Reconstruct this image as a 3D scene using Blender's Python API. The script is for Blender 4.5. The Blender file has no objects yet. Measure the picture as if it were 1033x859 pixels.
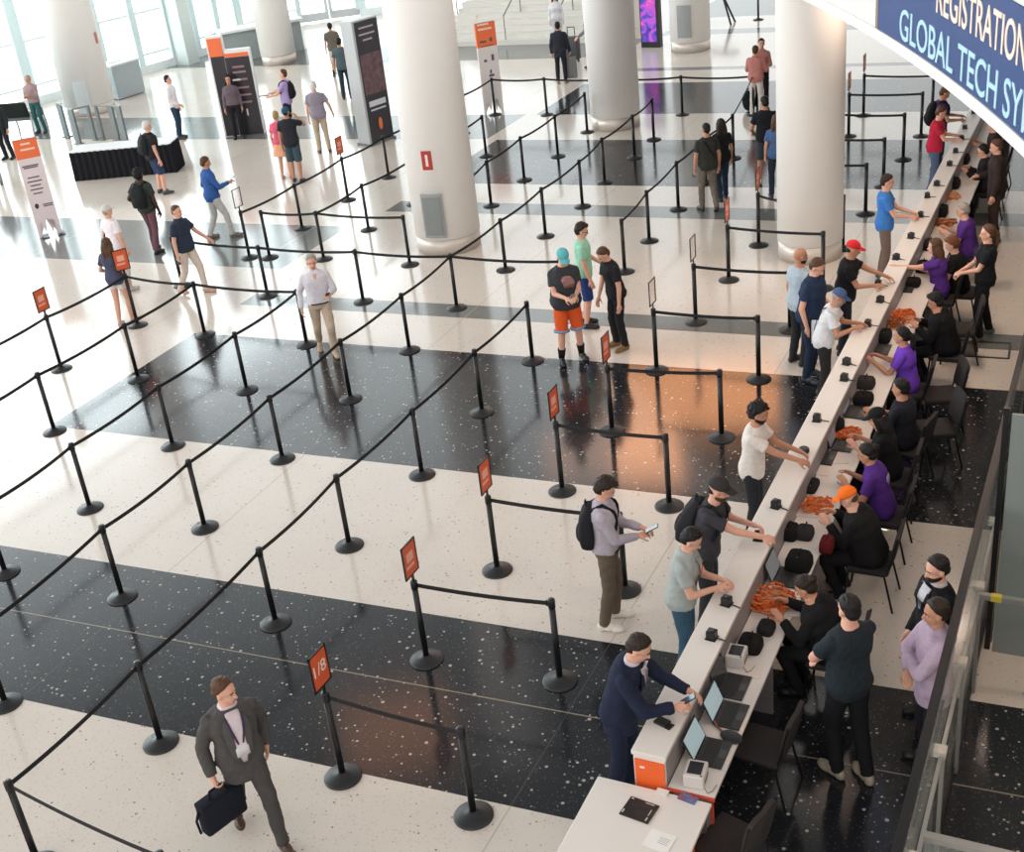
import bpy, bmesh, math, random
import numpy as np
from mathutils import Vector, Matrix, Euler
from mathutils.bvhtree import BVHTree
from mathutils import noise as mnoise
random.seed(7)
C = bpy.context.scene.collection
PI = math.pi
# ------------------------------------------------------------------ camera
FPX, PITCH, ROLL, CAMH = 1266.98, .4728, -.1181, 8.0091
DW = Vector((.472, .8816, 0)); XW = Vector((.8816, -.472, 0))
def tow(v):                       # surveyed axes -> hall axes (y runs along the counter)
    return Vector((v.dot(XW), v.dot(DW), v.z))
_f = Vector((0, math.cos(PITCH), -math.sin(PITCH))); _u = Vector((0, math.sin(PITCH), math.cos(PITCH))); _x = Vector((1, 0, 0))
_x2 = math.cos(ROLL)*_x + math.sin(ROLL)*_u; _u2 = -math.sin(ROLL)*_x + math.cos(ROLL)*_u
CX, CU, CF = tow(_x2), tow(_u2), tow(_f)
EYE = Vector((0, 0, CAMH))
def G(u, v, z=0.0):               # where the sight line of a photo point meets the height z
    d = CX*((u-516.5)/FPX) - CU*((v-429.5)/FPX) + CF
    return EYE + d*((z-CAMH)/d.z)
cam = bpy.data.cameras.new('camera'); cam.sensor_width = 36; cam.lens = 36*FPX/1033; cam.clip_end = 400
co = bpy.data.objects.new('camera', cam); C.objects.link(co)
m = Matrix((CX, CU, -CF)).transposed().to_4x4(); m.translation = EYE; co.matrix_world = m
bpy.context.scene.camera = co
# ------------------------------------------------------------------ materials
MATS = {}
def lin(c):
    return tuple(((x/255+.055)/1.055)**2.4 if x > 10 else x/255/12.92 for x in c)
def mat(name, rgb, rough=.6, metal=0, vary=.06, scale=40, spec=.5, emit=0, alpha=None, bump=0):
    if name in MATS: return MATS[name]
    m = bpy.data.materials.new(name); m.use_nodes = True
    nt = m.node_tree; b = nt.nodes['Principled BSDF']
    c = lin(rgb)
    b.inputs['Roughness'].default_value = rough; b.inputs['Metallic'].default_value = metal
    b.inputs['Specular IOR Level'].default_value = spec
    if vary:
        tc = nt.nodes.new('ShaderNodeTexCoord'); nz = nt.nodes.new('ShaderNodeTexNoise'); nz.inputs['Scale'].default_value = scale
        nz.inputs['Detail'].default_value = 3
        mx = nt.nodes.new('ShaderNodeMix'); mx.data_type = 'RGBA'
        nt.links.new(tc.outputs['Object'], nz.inputs['Vector']); nt.links.new(nz.outputs['Fac'], mx.inputs[0])
        mx.inputs[6].default_value = (*[x*(1-2*vary) for x in c], 1); mx.inputs[7].default_value = (*[min(1, x*(1+2*vary)) for x in c], 1)
        nt.links.new(mx.outputs[2], b.inputs['Base Color'])
        if bump:
            bp = nt.nodes.new('ShaderNodeBump'); bp.inputs['Strength'].default_value = bump; bp.inputs['Distance'].default_value = .01
            nt.links.new(nz.outputs['Fac'], bp.inputs['Height']); nt.links.new(bp.outputs['Normal'], b.inputs['Normal'])
    else:
        b.inputs['Base Color'].default_value = (*c, 1)
    if emit:
        b.inputs['Emission Color'].default_value = (*c, 1); b.inputs['Emission Strength'].default_value = emit
    if alpha is not None: b.inputs['Alpha'].default_value = alpha
    MATS[name] = m
    return m
def cloth(rgb): return mat('fabric_%02x%02x%02x' % tuple(rgb), rgb, .88, 0, .10, 22, .2, bump=.25)
def paint(rgb, rough=.5): return mat('paint_%02x%02x%02x_%d' % (*rgb, int(rough*100)), rgb, rough, 0, .02, 8)
def glass_mat(name, rgb, alpha, rough=.05):
    m = bpy.data.materials.new(name); m.use_nodes = True; nt = m.node_tree
    b = nt.nodes['Principled BSDF']; b.inputs['Base Color'].default_value = (*lin(rgb), 1); b.inputs['Roughness'].default_value = rough
    b.inputs['Alpha'].default_value = alpha
    return m
# ------------------------------------------------------------------ mesh helpers
def obj(name, bm, material, parent=None, smooth=False, loc=None):
    me = bpy.data.meshes.new(name)
    if isinstance(bm, bpy.types.Mesh): me = bm
    else:
        bmesh.ops.recalc_face_normals(bm, faces=bm.faces); bm.to_mesh(me); bm.free()
    if material is not None and not me.materials:
        for mm in (material if isinstance(material, (list, tuple)) else [material]): me.materials.append(mm)
    if smooth:
        for p in me.polygons: p.use_smooth = len(p.vertices) < 9
    o = bpy.data.objects.new(name, me); C.objects.link(o)
    if parent is not None: o.parent = parent
    if loc is not None: o.location = loc
    return o
def empty(name, loc=(0, 0, 0), rz=0):
    o = bpy.data.objects.new(name, None); C.objects.link(o); o.location = loc; o.rotation_euler = (0, 0, rz); o.empty_display_size = .2
    return o
def tag(o, label, cat, group=None, kind=None):
    if label: o['label'] = label
    if cat: o['category'] = cat
    if group: o['group'] = group
    if kind: o['kind'] = kind
    return o
def struct(o, label=None, cat=None):
    o['kind'] = 'structure'
    if label: o['label'] = label
    if cat: o['category'] = cat
    return o
def dup(root, loc, rz=0):
    r = root.copy(); C.objects.link(r); r.location = loc; r.rotation_euler = (0, 0, rz)
    for ch in list(root.children):
        c = ch.copy(); C.objects.link(c); c.parent = r
        for g in list(ch.children):
            d = g.copy(); C.objects.link(d); d.parent = c
    return r
def box(bm, cx, cy, cz, sx, sy, sz, M=None, bev=0):
    mt = Matrix.Translation((cx, cy, cz)) @ Matrix.Diagonal((sx, sy, sz, 1))
    if M is not None: mt = M @ mt
    r = bmesh.ops.create_cube(bm, size=1, matrix=mt)
    if bev:
        es = list({e for v in r['verts'] for e in v.link_edges})
        bmesh.ops.bevel(bm, geom=es, offset=bev, segments=2, affect='EDGES', profile=.5)
    return bm
def boxm(*a, **k): return box(bmesh.new(), *a, **k)
def ell(bm, c, r, M=None, n=2):
    mt = Matrix.Translation(c) @ Matrix.Diagonal((*r, 1)) if not isinstance(r, (int, float)) else Matrix.Translation(c) @ Matrix.Diagonal((r, r, r, 1))
    if M is not None: mt = M @ mt
    return bmesh.ops.create_icosphere(bm, subdivisions=n, radius=1, matrix=mt)['verts']
def frus(bm, p0, p1, r0, r1, n=14, flat=1.0, side=None):
    p0, p1 = Vector(p0), Vector(p1); d = p1-p0; L = d.length
    if L < 1e-5: return
    w = d/L; a = side if side is not None else (Vector((1, 0, 0)) if abs(w.x) < .8 else Vector((0, 1, 0)))
    e1 = (a - w*a.dot(w)).normalized(); e2 = w.cross(e1)
    R = []
    for p, r in ((p0, r0), (p1, r1)):
        R.append([bm.verts.new(p + e1*(r*math.cos(2*PI*k/n)) + e2*(r*flat*math.sin(2*PI*k/n))) for k in range(n)])
    for k in range(n):
        bm.faces.new((R[0][k], R[0][(k+1) % n], R[1][(k+1) % n], R[1][k]))
    bm.faces.new(list(reversed(R[0]))); bm.faces.new(R[1])
def caps(bm, p0, p1, r0, r1, n=14):
    frus(bm, p0, p1, r0, r1, n); ell(bm, p0, r0, n=2); ell(bm, p1, r1, n=2)
def chain(bm, pts, rs, n=10):
    for i in range(len(pts)-1): caps(bm, pts[i], pts[i+1], rs[i], rs[i+1], n)
def loft(bm, rings):
    prev = None; first = None
    for ring in rings:
        vs = [bm.verts.new(p) for p in ring]
        if prev:
            n = len(vs)
            for k in range(n): bm.faces.new((prev[k], prev[(k+1) % n], vs[(k+1) % n], vs[k]))
        else: first = vs
        prev = vs
    bm.faces.new(list(reversed(first))); bm.faces.new(prev)
def lathe(bm, prof, n=32, c=(0, 0, 0)):
    rows = []
    for r, z in prof:
        rows.append([bm.verts.new((c[0]+r*math.cos(2*PI*k/n), c[1]+r*math.sin(2*PI*k/n), c[2]+z)) for k in range(n)])
    for a, b in zip(rows, rows[1:]):
        for k in range(n): bm.faces.new((a[k], a[(k+1) % n], b[(k+1) % n], b[k]))
    bm.faces.new(list(reversed(rows[0]))); bm.faces.new(rows[-1])
    return bm
def tube(bm, pts, r, n=8):
    for a, b in zip(pts, pts[1:]): frus(bm, a, b, r, r, n)
    for p in pts[1:-1]: ell(bm, p, r, n=1)
    return bm
def remesh(bm, vox, smooth=2, fac=.5):
    me = bpy.data.meshes.new('body'); bm.to_mesh(me); bm.free()
    o = bpy.data.objects.new('body', me); C.objects.link(o)
    r = o.modifiers.new('r', 'REMESH'); r.mode = 'VOXEL'; r.voxel_size = vox; r.use_smooth_shade = True
    if smooth:
        s = o.modifiers.new('s', 'SMOOTH'); s.iterations = smooth; s.factor = fac
    dg = bpy.context.evaluated_depsgraph_get()
    out = bpy.data.meshes.new_from_object(o.evaluated_get(dg), depsgraph=dg)
    bpy.data.objects.remove(o); bpy.data.meshes.remove(me)
    for p in out.polygons: p.use_smooth = True
    return out
def text_mesh(body, size, extrude=.002, bold=0):
    cu = bpy.data.curves.new('lettering', 'FONT'); cu.body = body; cu.size = size; cu.extrude = extrude; cu.offset = bold; cu.resolution_u = 4
    o = bpy.data.objects.new('lettering', cu); C.objects.link(o)
    dg = bpy.context.evaluated_depsgraph_get()
    me = bpy.data.meshes.new_from_object(o.evaluated_get(dg), depsgraph=dg)
    bpy.data.objects.remove(o); bpy.data.curves.remove(cu)
    return me
ORD = ['first', 'second', 'third', 'fourth', 'fifth', 'sixth', 'seventh', 'eighth', 'ninth', 'tenth', 'eleventh', 'twelfth', 'thirteenth', 'fourteenth', 'fifteenth', 'sixteenth', 'seventeenth', 'eighteenth']
# ------------------------------------------------------------------ people
SKIN = {'light': (214, 164, 142), 'tan': (186, 136, 110), 'brown': (120, 80, 60), 'dark': (70, 46, 36)}
def skin_m(k): return mat('skin_'+k, SKIN[k], .55, 0, .05, 30, .3)
HAIRC = {'black': (24, 22, 22), 'dark': (42, 32, 26), 'brown': (82, 58, 40), 'grey': (150, 145, 140), 'blond': (170, 140, 96), 'auburn': (110, 66, 40), 'white': (205, 203, 200)}
def hair_m(k): return mat('hair_'+k, HAIRC[k], .6, 0, .2, 90, .3)
def ik(S, H, a, b, pole):
    d = H - S; L = d.length
    if L > (a+b)*.995:
        d = d*((a+b)*.995/L); H = S + d; L = d.length
    w = d/L; x = (a*a - b*b + L*L)/(2*L); h = math.sqrt(max(0, a*a - x*x))
    p = pole - w*pole.dot(w); p = p.normalized() if p.length > 1e-4 else Vector((0, 0, 1))
    return S + w*x + p*h, H
RINGS = [(-.10, .13, .105, 0), (-.05, .16, .115, -.005), (0, .168, .118, -.008), (.07, .158, .108, 0), (.14, .148, .10, .004), (.22, .152, .104, .004),
         (.30, .168, .114, .004), (.37, .178, .118, .002), (.43, .178, .108, -.004), (.475, .15, .085, -.008), (.50, .10, .068, -.008), (.525, .064, .06, -.004), (.56, .056, .058, 0)]
def ringf(s):
    if s <= RINGS[0][0]: return RINGS[0][1:]
    for a, b in zip(RINGS, RINGS[1:]):
        if s <= b[0]:
            t = (s-a[0])/(b[0]-a[0]); return tuple(a[i]+(b[i]-a[i])*t for i in (1, 2, 3))
    return RINGS[-1][1:]
def P_DOWN(side, out=.27, y=.02, z=.80): return Vector((side*out, y, z))
class Fig: pass
def pose(h, b=1.0, fem=False, lean=0, side=0, sit=False, hips=None, head=(0, 0), lh=None, rh=None, feet=None, twist=0, folded=False):
    """Joint positions of a figure 1.75 units tall facing +y, scaled to h afterwards."""
    F = Fig(); F.s = h/1.75; F.b = b; F.fem = fem
    pz = .578 if sit else .968
    feet = feet or (((-.12, .30, 0), (.12, .30, 0)) if sit else ((-.11, -.01, 0), (.11, .02, 0)))
    if not sit:
        reach = max((Vector((sx*.09, 0)) - Vector(f[:2])).length for sx, f in zip((-1, 1), feet))
        pz = min(pz, math.sqrt(max(.3, .858**2 - max(0, reach-.02)**2)) + .11)
    if hips: pz = hips
    F.pel = Vector((0, 0, pz))
    ln, sd, tw = math.radians(lean), math.radians(side), math.radians(twist)
    def ang(s): return max(0, min(1, (s+.05)/.30))
    pts = {}; p = F.pel.copy(); ds = .01; F.frames = []
    def up(s):
        a = ln*ang(s); c = sd*ang(s)
        return Vector((math.sin(c)*math.cos(a), math.sin(a), math.cos(a)*math.cos(c)))
    def frame(s):
        u = up(s); t = tw*ang(s); r = Vector((math.cos(t), -math.sin(t), 0)); r = (r - u*r.dot(u)).normalized(); f = u.cross(r)
        return r, f, u
    F.frame = frame
    tab = []
    s = 0.0
    while s < .60:
        tab.append((s, p.copy())); p += up(s+ds/2)*ds; s += ds
    def spine(s):
        if s <= 0: return F.pel + Vector((0, 0, s))
        i = min(int(s/ds), len(tab)-2); t = (s - tab[i][0])/ds
        return tab[i][1].lerp(tab[i+1][1], t)
    F.spine = spine
    r, f, u = frame(.46)
    sw = .158 if fem else .176
    F.sh = [spine(.428) - r*sw - f*.005, spine(.428) + r*sw - f*.005]
    F.hd = []
    for k, (sg, tgt) in enumerate(((-1, lh), (1, rh))):
        tgt = Vector(tgt) if tgt is not None else None
        if tgt is None:
            S = F.sh[k]; tgt = S + Vector((sg*.07, .05, -.53))
        e, w = ik(F.sh[k], tgt, .29, .255, (r*sg*.9 + f*.35 - u*.5) if folded else (r*sg*.45 - f*.25 - u*1.0) if sit else (r*sg*.5 - f*.75 - u*.55))
        F.hd.append((e, w))
    F.lg = []
    for k, sg in enumerate((-1, 1)):
        hip = F.pel + Vector((sg*.088, 0, -.03)); fx, fy, fz = feet[k]
        ank = Vector((fx, fy-.04, fz+.08))
        kn, an = ik(hip, ank, .435, .43, Vector((sg*.08, 1, .15)))
        F.lg.append((hip, kn, an, fz))
    r, f, u = frame(.56)
    hp, hy = math.radians(head[0] + lean*.55), math.radians(head[1] + twist)
    Mh = Matrix.Rotation(-hy, 4, 'Z') @ Matrix.Rotation(-hp, 4, 'X')
    nk = spine(.545)
    hc = nk + (u*.5 + (Mh.to_3x3() @ Vector((0, .05, 1)))*.5).normalized()*.115
    F.Mh = Matrix.Translation(hc) @ Mh; F.hc = hc
    F.top = F.Mh @ Vector((0, -.01, .122))
    return F
def hand(bm, w, d, n, sg, curl=.35, rmin=.0):
    """palm and five fingers from wrist w along d, palm facing n; sg says on which side the thumb is"""
    d = d.normalized(); n = (n - d*n.dot(d)); n = n.normalized() if n.length > 1e-3 else Vector((0, 0, -1)); a = d.cross(n).normalized()*sg
    Mm = Matrix((a, d, n)).transposed().to_4x4(); Mm.translation = w
    ell(bm, (0, .05, 0), (.041, .056, .018+rmin), Mm)
    caps(bm, Mm @ Vector((0, -.01, 0)), Mm @ Vector((0, .03, 0)), .026, .028)
    for i, (x, L) in enumerate(((.030, .072), (.010, .082), (-.010, .076), (-.030, .060))):
        r = max(.0092 - i*.0004, rmin)
        p = Vector((x, .088, 0)); an = curl*.5; pts = [p]
        for k, fr in enumerate((.42, .32, .26)):
            an += curl*.8
            p = p + Vector((x*.10, math.cos(an), math.sin(an)))*L*fr; pts.append(p)
        chain(bm, [Mm @ q for q in pts], [r, r, r*.95, r*.85], 8)
    r = max(.0105, rmin)
    pts = [Vector((.026, .02, .004)), Vector((.052, .05, .012)), Vector((.060, .076, .022+curl*.012)), Vector((.056, .098, .03+curl*.02))]
    chain(bm, [Mm @ q for q in pts], [.014, r, r*.95, r*.85], 8)
def tring(F, s, inf, k=1.0, n=22):
    hw, hd, oy = ringf(s); r, f, u = F.frame(s); c = F.spine(s) + f*oy
    bb = F.b; belly = 1.0
    if s < .34 and bb > 1: belly = 1 + (bb-1)*1.0
    elif bb > 1: belly = 1 + (bb-1)*.45
    else: belly = bb
    if F.fem:
        if .10 < s < .25: hw *= .90
        if s > .36: hw *= .92
        if .28 < s < .40: hd *= 1.10
    hw = hw*belly*k + inf; hd = hd*(belly if bb <= 1 else 1+(belly-1)*1.5)*k + inf
    out = []
    for i in range(n):
        t = 2*PI*i/n; cs, sn = math.cos(t), math.sin(t)
        e = .82
        out.append(c + r*(hw*math.copysign(abs(cs)**e, cs)) + f*(hd*math.copysign(abs(sn)**e, sn)))
    return out
def ripple(me, seed, amp, freq, oct_=2):
    """soft creases: the surface moved along its normals by a few crossing waves"""
    n = len(me.vertices); co = np.empty(n*3, np.float32); no = np.empty(n*3, np.float32)
    me.vertices.foreach_get('co', co); me.vertices.foreach_get('normal', no); co = co.reshape(-1, 3); no = no.reshape(-1, 3)
    rg = np.random.RandomState(int(abs(seed)*7) % 9999); d = np.zeros(n, np.float32)
    for k in range(oct_):
        f = freq*(1.0 + .9*k)
        w1 = rg.uniform(-1, 1, (3, 3)).astype(np.float32)*f; p = rg.uniform(0, 6.28, 6).astype(np.float32)
        q = co @ w1.T
        d += (np.sin(q[:, 0]*1.6 + p[0] + 1.3*np.sin(q[:, 1] + p[1]))*np.sin(q[:, 2]*1.4 + p[2] + 1.1*np.sin(q[:, 0]*.7 + p[3]))) / (1 + .6*k)
    co += no*(d*amp)[:, None]
    me.vertices.foreach_set('co', co.ravel()); me.update()
def person(label, px, h=1.76, face=180, skin='light', hair=('short', 'dark'), top=('tee', (40, 40, 44)), bot=('trousers', (40, 42, 50)), shoes=(40, 40, 40),
           near=False, cap=None, b=1.0, fem=False, beard=None, glasses=None, group=None, curl=(.3, .3), palm=None, at=None, socks=None, **kw):
    kw_suit = kw.pop('suit', False)
    F = pose(h, b, fem, **kw); s = F.s
    hd_rot = math.radians(face - 28.2)
    R = Matrix.Rotation(-hd_rot, 4, 'Z')
    t = R @ (F.top*s)
    g = G(px[0], px[1], t.z) if at is None else Vector((at[0], at[1], 0)) + Vector((t.x, t.y, 0))
    root = empty('person', (g.x - t.x, g.y - t.y, 0), -hd_rot)
    tag(root, label, 'person', group)
    vox = .0085 if near else .0125
    rmin = 0 if near else .0115
    skm = skin_m(skin)
    # --- body: one continuous surface
    bm = bmesh.new()
    loft(bm, [tring(F, q[0], 0) for q in RINGS])
    caps(bm, F.spine(.50), F.Mh @ Vector((0, -.02, -.05)), .056, .053)
    arm = .92 if fem else 1.0
    for k, sg in enumerate((-1, 1)):
        S = F.sh[k]; e, w = F.hd[k]
        caps(bm, S, e, .052*arm, .040*arm); caps(bm, e, w, .041*arm, .027)
        mid = F.frame(.3)[1]
        pn = Vector(palm[k]) if palm and palm[k] else (Vector((-sg, 0, 0)) if (w-e).normalized().z < -.6 else Vector((-sg*.5, 0, -.8)))
        hand(bm, w, (w-e), pn, -1 if sg*1 > 0 else 1, curl[k], rmin)
        hip, kn, an, fz = F.lg[k]
        caps(bm, hip, kn, .086*min(1.12, b), .056); caps(bm, kn, kn.lerp(an, .35), .055, .054); caps(bm, kn.lerp(an, .35), an, .054, .036)
        caps(bm, an + Vector((0, 0, -.03)), an + Vector((0, .10, -.048)), .034, .020)
    ell(bm, (0, -.010, .030), (.075, .095, .090), F.Mh, 3)
    ell(bm, (0, .018, -.040), (.058, .076, .072), F.Mh, 3)
    ell(bm, (0, .062, -.088), (.026, .024, .022), F.Mh)
    caps(bm, F.Mh @ Vector((0, .086, .004)), F.Mh @ Vector((0, .106, -.030)), .010, .0135)
    ell(bm, (0, .074, .022), (.048, .018, .012), F.Mh)
    for sg in (-1, 1): ell(bm, (sg*.077, -.006, -.012), (.011, .022, .032), F.Mh)
    S4 = Matrix.Scale(s, 4)
    def fin(name, bm_or_me, m, parent=root, smooth=True):
        me = bm_or_me
        if not isinstance(me, bpy.types.Mesh):
            me = bpy.data.meshes.new(name); bmesh.ops.recalc_face_normals(bm_or_me, faces=bm_or_me.faces); bm_or_me.to_mesh(me); bm_or_me.free()
            for p in me.polygons: p.use_smooth = smooth
        me.transform(S4); me.name = name; me.materials.clear(); me.materials.append(m)
        o = bpy.data.objects.new(name, me); C.objects.link(o); o.parent = parent
        return o
    fin('body', remesh(bm, vox, 2), skm)
    # --- face
    for sg in (-1, 1):
        q = bmesh.new(); ell(q, (sg*.030, .078, .004), (.013, .008, .007), F.Mh); ey = fin('eye', q, mat('eye_white', (190, 186, 180), .3))
        q = bmesh.new(); ell(q, (sg*.030, .0835, .004), (.006, .004, .006), F.Mh); fin('iris', q, mat('iris', (30, 22, 18), .3), ey)
        q = bmesh.new(); caps(q, F.Mh @ Vector((sg*.015, .089, .026)), F.Mh @ Vector((sg*.045, .080, .024)), .005, .004); fin('eyebrow', q, hair_m(hair[1] if hair[1] not in ('white', 'grey') else 'brown'))
    q = bmesh.new(); ell(q, (0, .089, -.056), (.022, .008, .006), F.Mh); fin('mouth', q, mat('lips', (150, 88, 80), .5))
    # --- hair
    if hair and hair[0] != 'bald':
        q = bmesh.new(); k = hair[0]; qh = bmesh.new()
        grow = {'buzz': -.003, 'short': .003, 'full': .010, 'curly': .016, 'long': .008, 'ponytail': .004, 'bun': .004}.get(k, 0)
        if cap: grow = -.009
        for c_, r_ in (((0, -.017, .047), (.080+grow, .097+grow*.6, .086+grow)), ((0, -.050, -.002), (.069+grow, .062+grow, .074+grow))):
            for v in ell(q, c_, r_, None, 4):
                lim = .018 + 1.25*max(0, v.co.y+.010) if v.co.y > -.010 else -9
                if v.co.z < lim: v.co.z = min(lim, .104)
        if k == 'full': ell(q, (0, .050, .100), (.058, .036, .030))
        for v in q.verts: v.co = F.Mh @ v.co
        if k == 'long':
            for xx in (-.055, 0, .055):
                pts = [F.Mh @ Vector((xx, -.06 + abs(xx)*.3, -.01)), F.Mh @ Vector((xx*1.2, -.075, -.12)), F.Mh @ Vector((xx*1.2, -.085, -.30))]
                chain(q, pts, [.05, .048, .026], 10)
            for sg in (-1, 1): chain(q, [F.Mh @ Vector((sg*.074, .01, .03)), F.Mh @ Vector((sg*.084, .0, -.10)), F.Mh @ Vector((sg*.088, -.01, -.2))], [.026, .028, .016], 8)
        if k == 'ponytail': chain(q, [F.Mh @ Vector((0, -.10, .03)), F.Mh @ Vector((0, -.135, -.02)), F.Mh @ Vector((0, -.13, -.14)), F.Mh @ Vector((0, -.11, -.25))], [.03, .036, .034, .014], 10)
        if k == 'bun': ell(q, (0, -.115, .06), .045, F.Mh)
        if k == 'curly':
            for i in range(60):
                z = random.uniform(-.2, 1); a = random.uniform(0, 2*PI); rr = math.sqrt(max(0, 1-z*z))
                v = Vector((rr*math.cos(a)*.088, rr*math.sin(a)*.10 - .02, z*.092+.045))
                if not (v.y > .045 and v.z < .085): ell(q, v, .022, F.Mh, 1)
        hm = remesh(q, .0075 if near else .011, 1)
        amp = .006 if k in ('full', 'curly') else .0035
        if not cap: ripple(hm, px[0], amp, 70, 3)
        fin('hair', hm, hair_m(hair[1]))
    if beard:
        q = bmesh.new(); ell(q, (0, .022, -.062), (.060, .076, .056), F.Mh, 3); ell(q, (0, .060, -.092), (.032, .032, .026), F.Mh)
        caps(q, F.Mh @ Vector((-.024, .09, -.044)), F.Mh @ Vector((.024, .09, -.044)), .008, .008)
        fin('beard', remesh(q, .009, 1), hair_m(beard))
    if glasses:
        q = bmesh.new()
        z0, y0 = (.003, .094) if glasses != 'up' else (.136, .046)
        for sg in (-1, 1):
            if glasses == 'up': frus(q, F.Mh @ Vector((sg*.031, y0, z0)), F.Mh @ Vector((sg*.031, y0+.004, z0)), .023, .023, 14)
            else: tube(q, [F.Mh @ Vector((sg*.032+.021*math.cos(t), y0, z0+.018*math.sin(t))) for t in [PI*j/6 for j in range(13)]], .0028, 6)
            tube(q, [F.Mh @ Vector((sg*.055, y0, z0)), F.Mh @ Vector((sg*.088, y0-.09, z0-(.03 if glasses == 'up' else 0)))], .003, 6)
        tube(q, [F.Mh @ Vector((-.01, y0, z0)), F.Mh @ Vector((.01, y0, z0))], .003, 6)
        fin('glasses', q, paint((20, 20, 22), .25), smooth=False)
    if cap:
        q = bmesh.new(); vs = ell(q, (0, -.014, .046), (.090, .106, .090), None, 3)
        for v in vs:
            lo = .036 - .10*(v.co.y+.014)*.1
            if v.co.z < lo: v.co.z = lo
            v.co = F.Mh @ v.co
        cp = fin('cap', q, cloth(cap[0]))
        yy = 1 if cap[-1] != 'back' else -1
        q = bmesh.new(); vs = ell(q, (0, 0, 0), (.074, .088, .010), None, 3)
        Mb = F.Mh @ Matrix.Translation((0, yy*.098-.01, .044)) @ Matrix.Rotation(-yy*.14, 4, 'X')
        for v in vs:
            v.co.z -= (v.co.x*v.co.x)*3.0; v.co = Mb @ v.co
        fin('brim', q, cloth(cap[1] if len(cap) > 1 and cap[1] != 'back' else cap[0]), cp)
    # --- top
    if top:
        kind, col = top[0], top[1]
        hem = {'tee': -.11, 'polo': -.09, 'tuck': -.015, 'long': -.02, 'untuck': -.12, 'jacket': -.20, 'hoodie': -.12, 'crop': 0}.get(kind, -.1)
        inf = {'jacket': .026, 'hoodie': .026, 'long': .021, 'tee': .016}.get(kind, .015)
        q = bmesh.new()
        ss = [hem] + [x for x in (-.10, -.05, 0, .07, .14, .22, .30, .37, .43, .475, .50) if x > hem+.01]
        if kind in ('jacket', 'hoodie', 'tee', 'polo', 'untuck'): wide = lambda x: inf + (.012 if x < .2 else 0)
        else: wide = lambda x: inf
        rg = [tring(F, x, wide(x)) for x in ss] + [tring(F, .522, .012)]
        loft(q, rg)
        tq = bmesh.new(); loft(tq, rg); bmesh.ops.triangulate(tq, faces=tq.faces); F.bv = BVHTree.FromBMesh(tq); tq.free()
        if kind in ('polo', 'jacket', 'long', 'untuck') and not kw_suit:
            loft(q, [tring(F, .505, .010), tring(F, .535, .016), tring(F, .545, .014)])
        if kind == 'hoodie':
            r, f, u = F.frame(.5); ell(q, F.spine(.50) - f*.075 + u*.01, (.09, .055, .055))
        longs = kind in ('long', 'jacket', 'hoodie', 'untuck')
        for k, sg in enumerate((-1, 1)):
            S = F.sh[k]; e, w = F.hd[k]; x = .010 if kind in ('jacket', 'hoodie') else .004
            ell(q, S, .058*arm + x)
            if longs:
                frus(q, S, e, .059*arm+x, .050*arm+x); ell(q, e, .050*arm+x); frus(q, e, e.lerp(w, .97), .050*arm+x, .037+x)
            else:
                fr = .62 if kind != 'crop' else .4
                frus(q, S, S.lerp(e, fr), .058*arm+x, .060*arm+x+.004)
        tmm = remesh(q, .0095 if near else .013, 2, .45)
        ripple(tmm, px[0], .0045, 14, 3)
        tm = fin('jacket' if kind == 'jacket' else 'shirt', tmm, cloth(col))
        F.topmesh = tm
    # --- bottoms
    if bot:
        kind, col = bot; q = bmesh.new()
        loft(q, [tring(F, x, .010) for x in (-.10, -.05, 0, .045)])
        for k, sg in enumerate((-1, 1)):
            hip, kn, an, fz = F.lg[k]; bb = min(1.15, b)
            ell(q, hip, .098*bb)
            if kind == 'trousers':
                frus(q, hip, kn, .097*bb, .068); ell(q, kn, .068); frus(q, kn, an.lerp(kn, .03) + Vector((0, 0, -.02)), .068, .056)
            elif kind == 'shorts':
                e2 = kn.lerp(an, .02) if kind == 'shorts' else hip.lerp(kn, .4)
                frus(q, hip, e2, .100*bb, .090)
            elif kind == 'short_shorts':
                frus(q, hip, hip.lerp(kn, .42), .100*bb, .098)
        if kind == 'skirt':
            loft(q, [tring(F, -.02, .015), [p + Vector((0, 0, -.28)) + (p - F.pel)*.25*Vector((1, 1, 0)).length for p in tring(F, -.05, .03)]])
        bmm = remesh(q, .0095 if near else .013, 2, .45); ripple(bmm, px[1], .0040, 13, 3)
        fin('trousers' if kind == 'trousers' else ('skirt' if kind == 'skirt' else 'shorts'), bmm, cloth(col))
    if socks:
        for k in (0, 1):
            hip, kn, an, fz = F.lg[k]; q = bmesh.new(); frus(q, an, an.lerp(kn, .35), .046, .062); fin('sock', q, cloth(socks))
    if shoes:
        for k, sg in enumerate((-1, 1)):
            an = F.lg[k][2]; fz = F.lg[k][3]; q = bmesh.new()
            y0 = an.y; tl = math.radians(-28 if fz > .03 else 0)
            parts = [((0, .135, .030), (.047, .085, .046)), ((0, .05, .048), (.045, .09, .055)), ((0, -.02, .048), (.041, .055, .062)), ((0, .0, .075), (.044, .052, .045))]
            Mf = Matrix.Translation((an.x, y0, fz)) @ Matrix.Rotation(-sg*.14, 4, 'Z') @ Matrix.Rotation(tl, 4, 'X')
            for c, r in parts:
                for v in ell(q, c, r, None, 2):
                    v.co.z = max(v.co.z, .004)
            for v in q.verts: v.co = Mf @ v.co
            sh = fin('shoe', q, mat('leather_%02x%02x%02x' % tuple(shoes), shoes, .5))
    F.root = root; F.W = Matrix.Translation(root.location) @ R @ S4
    return F
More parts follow.
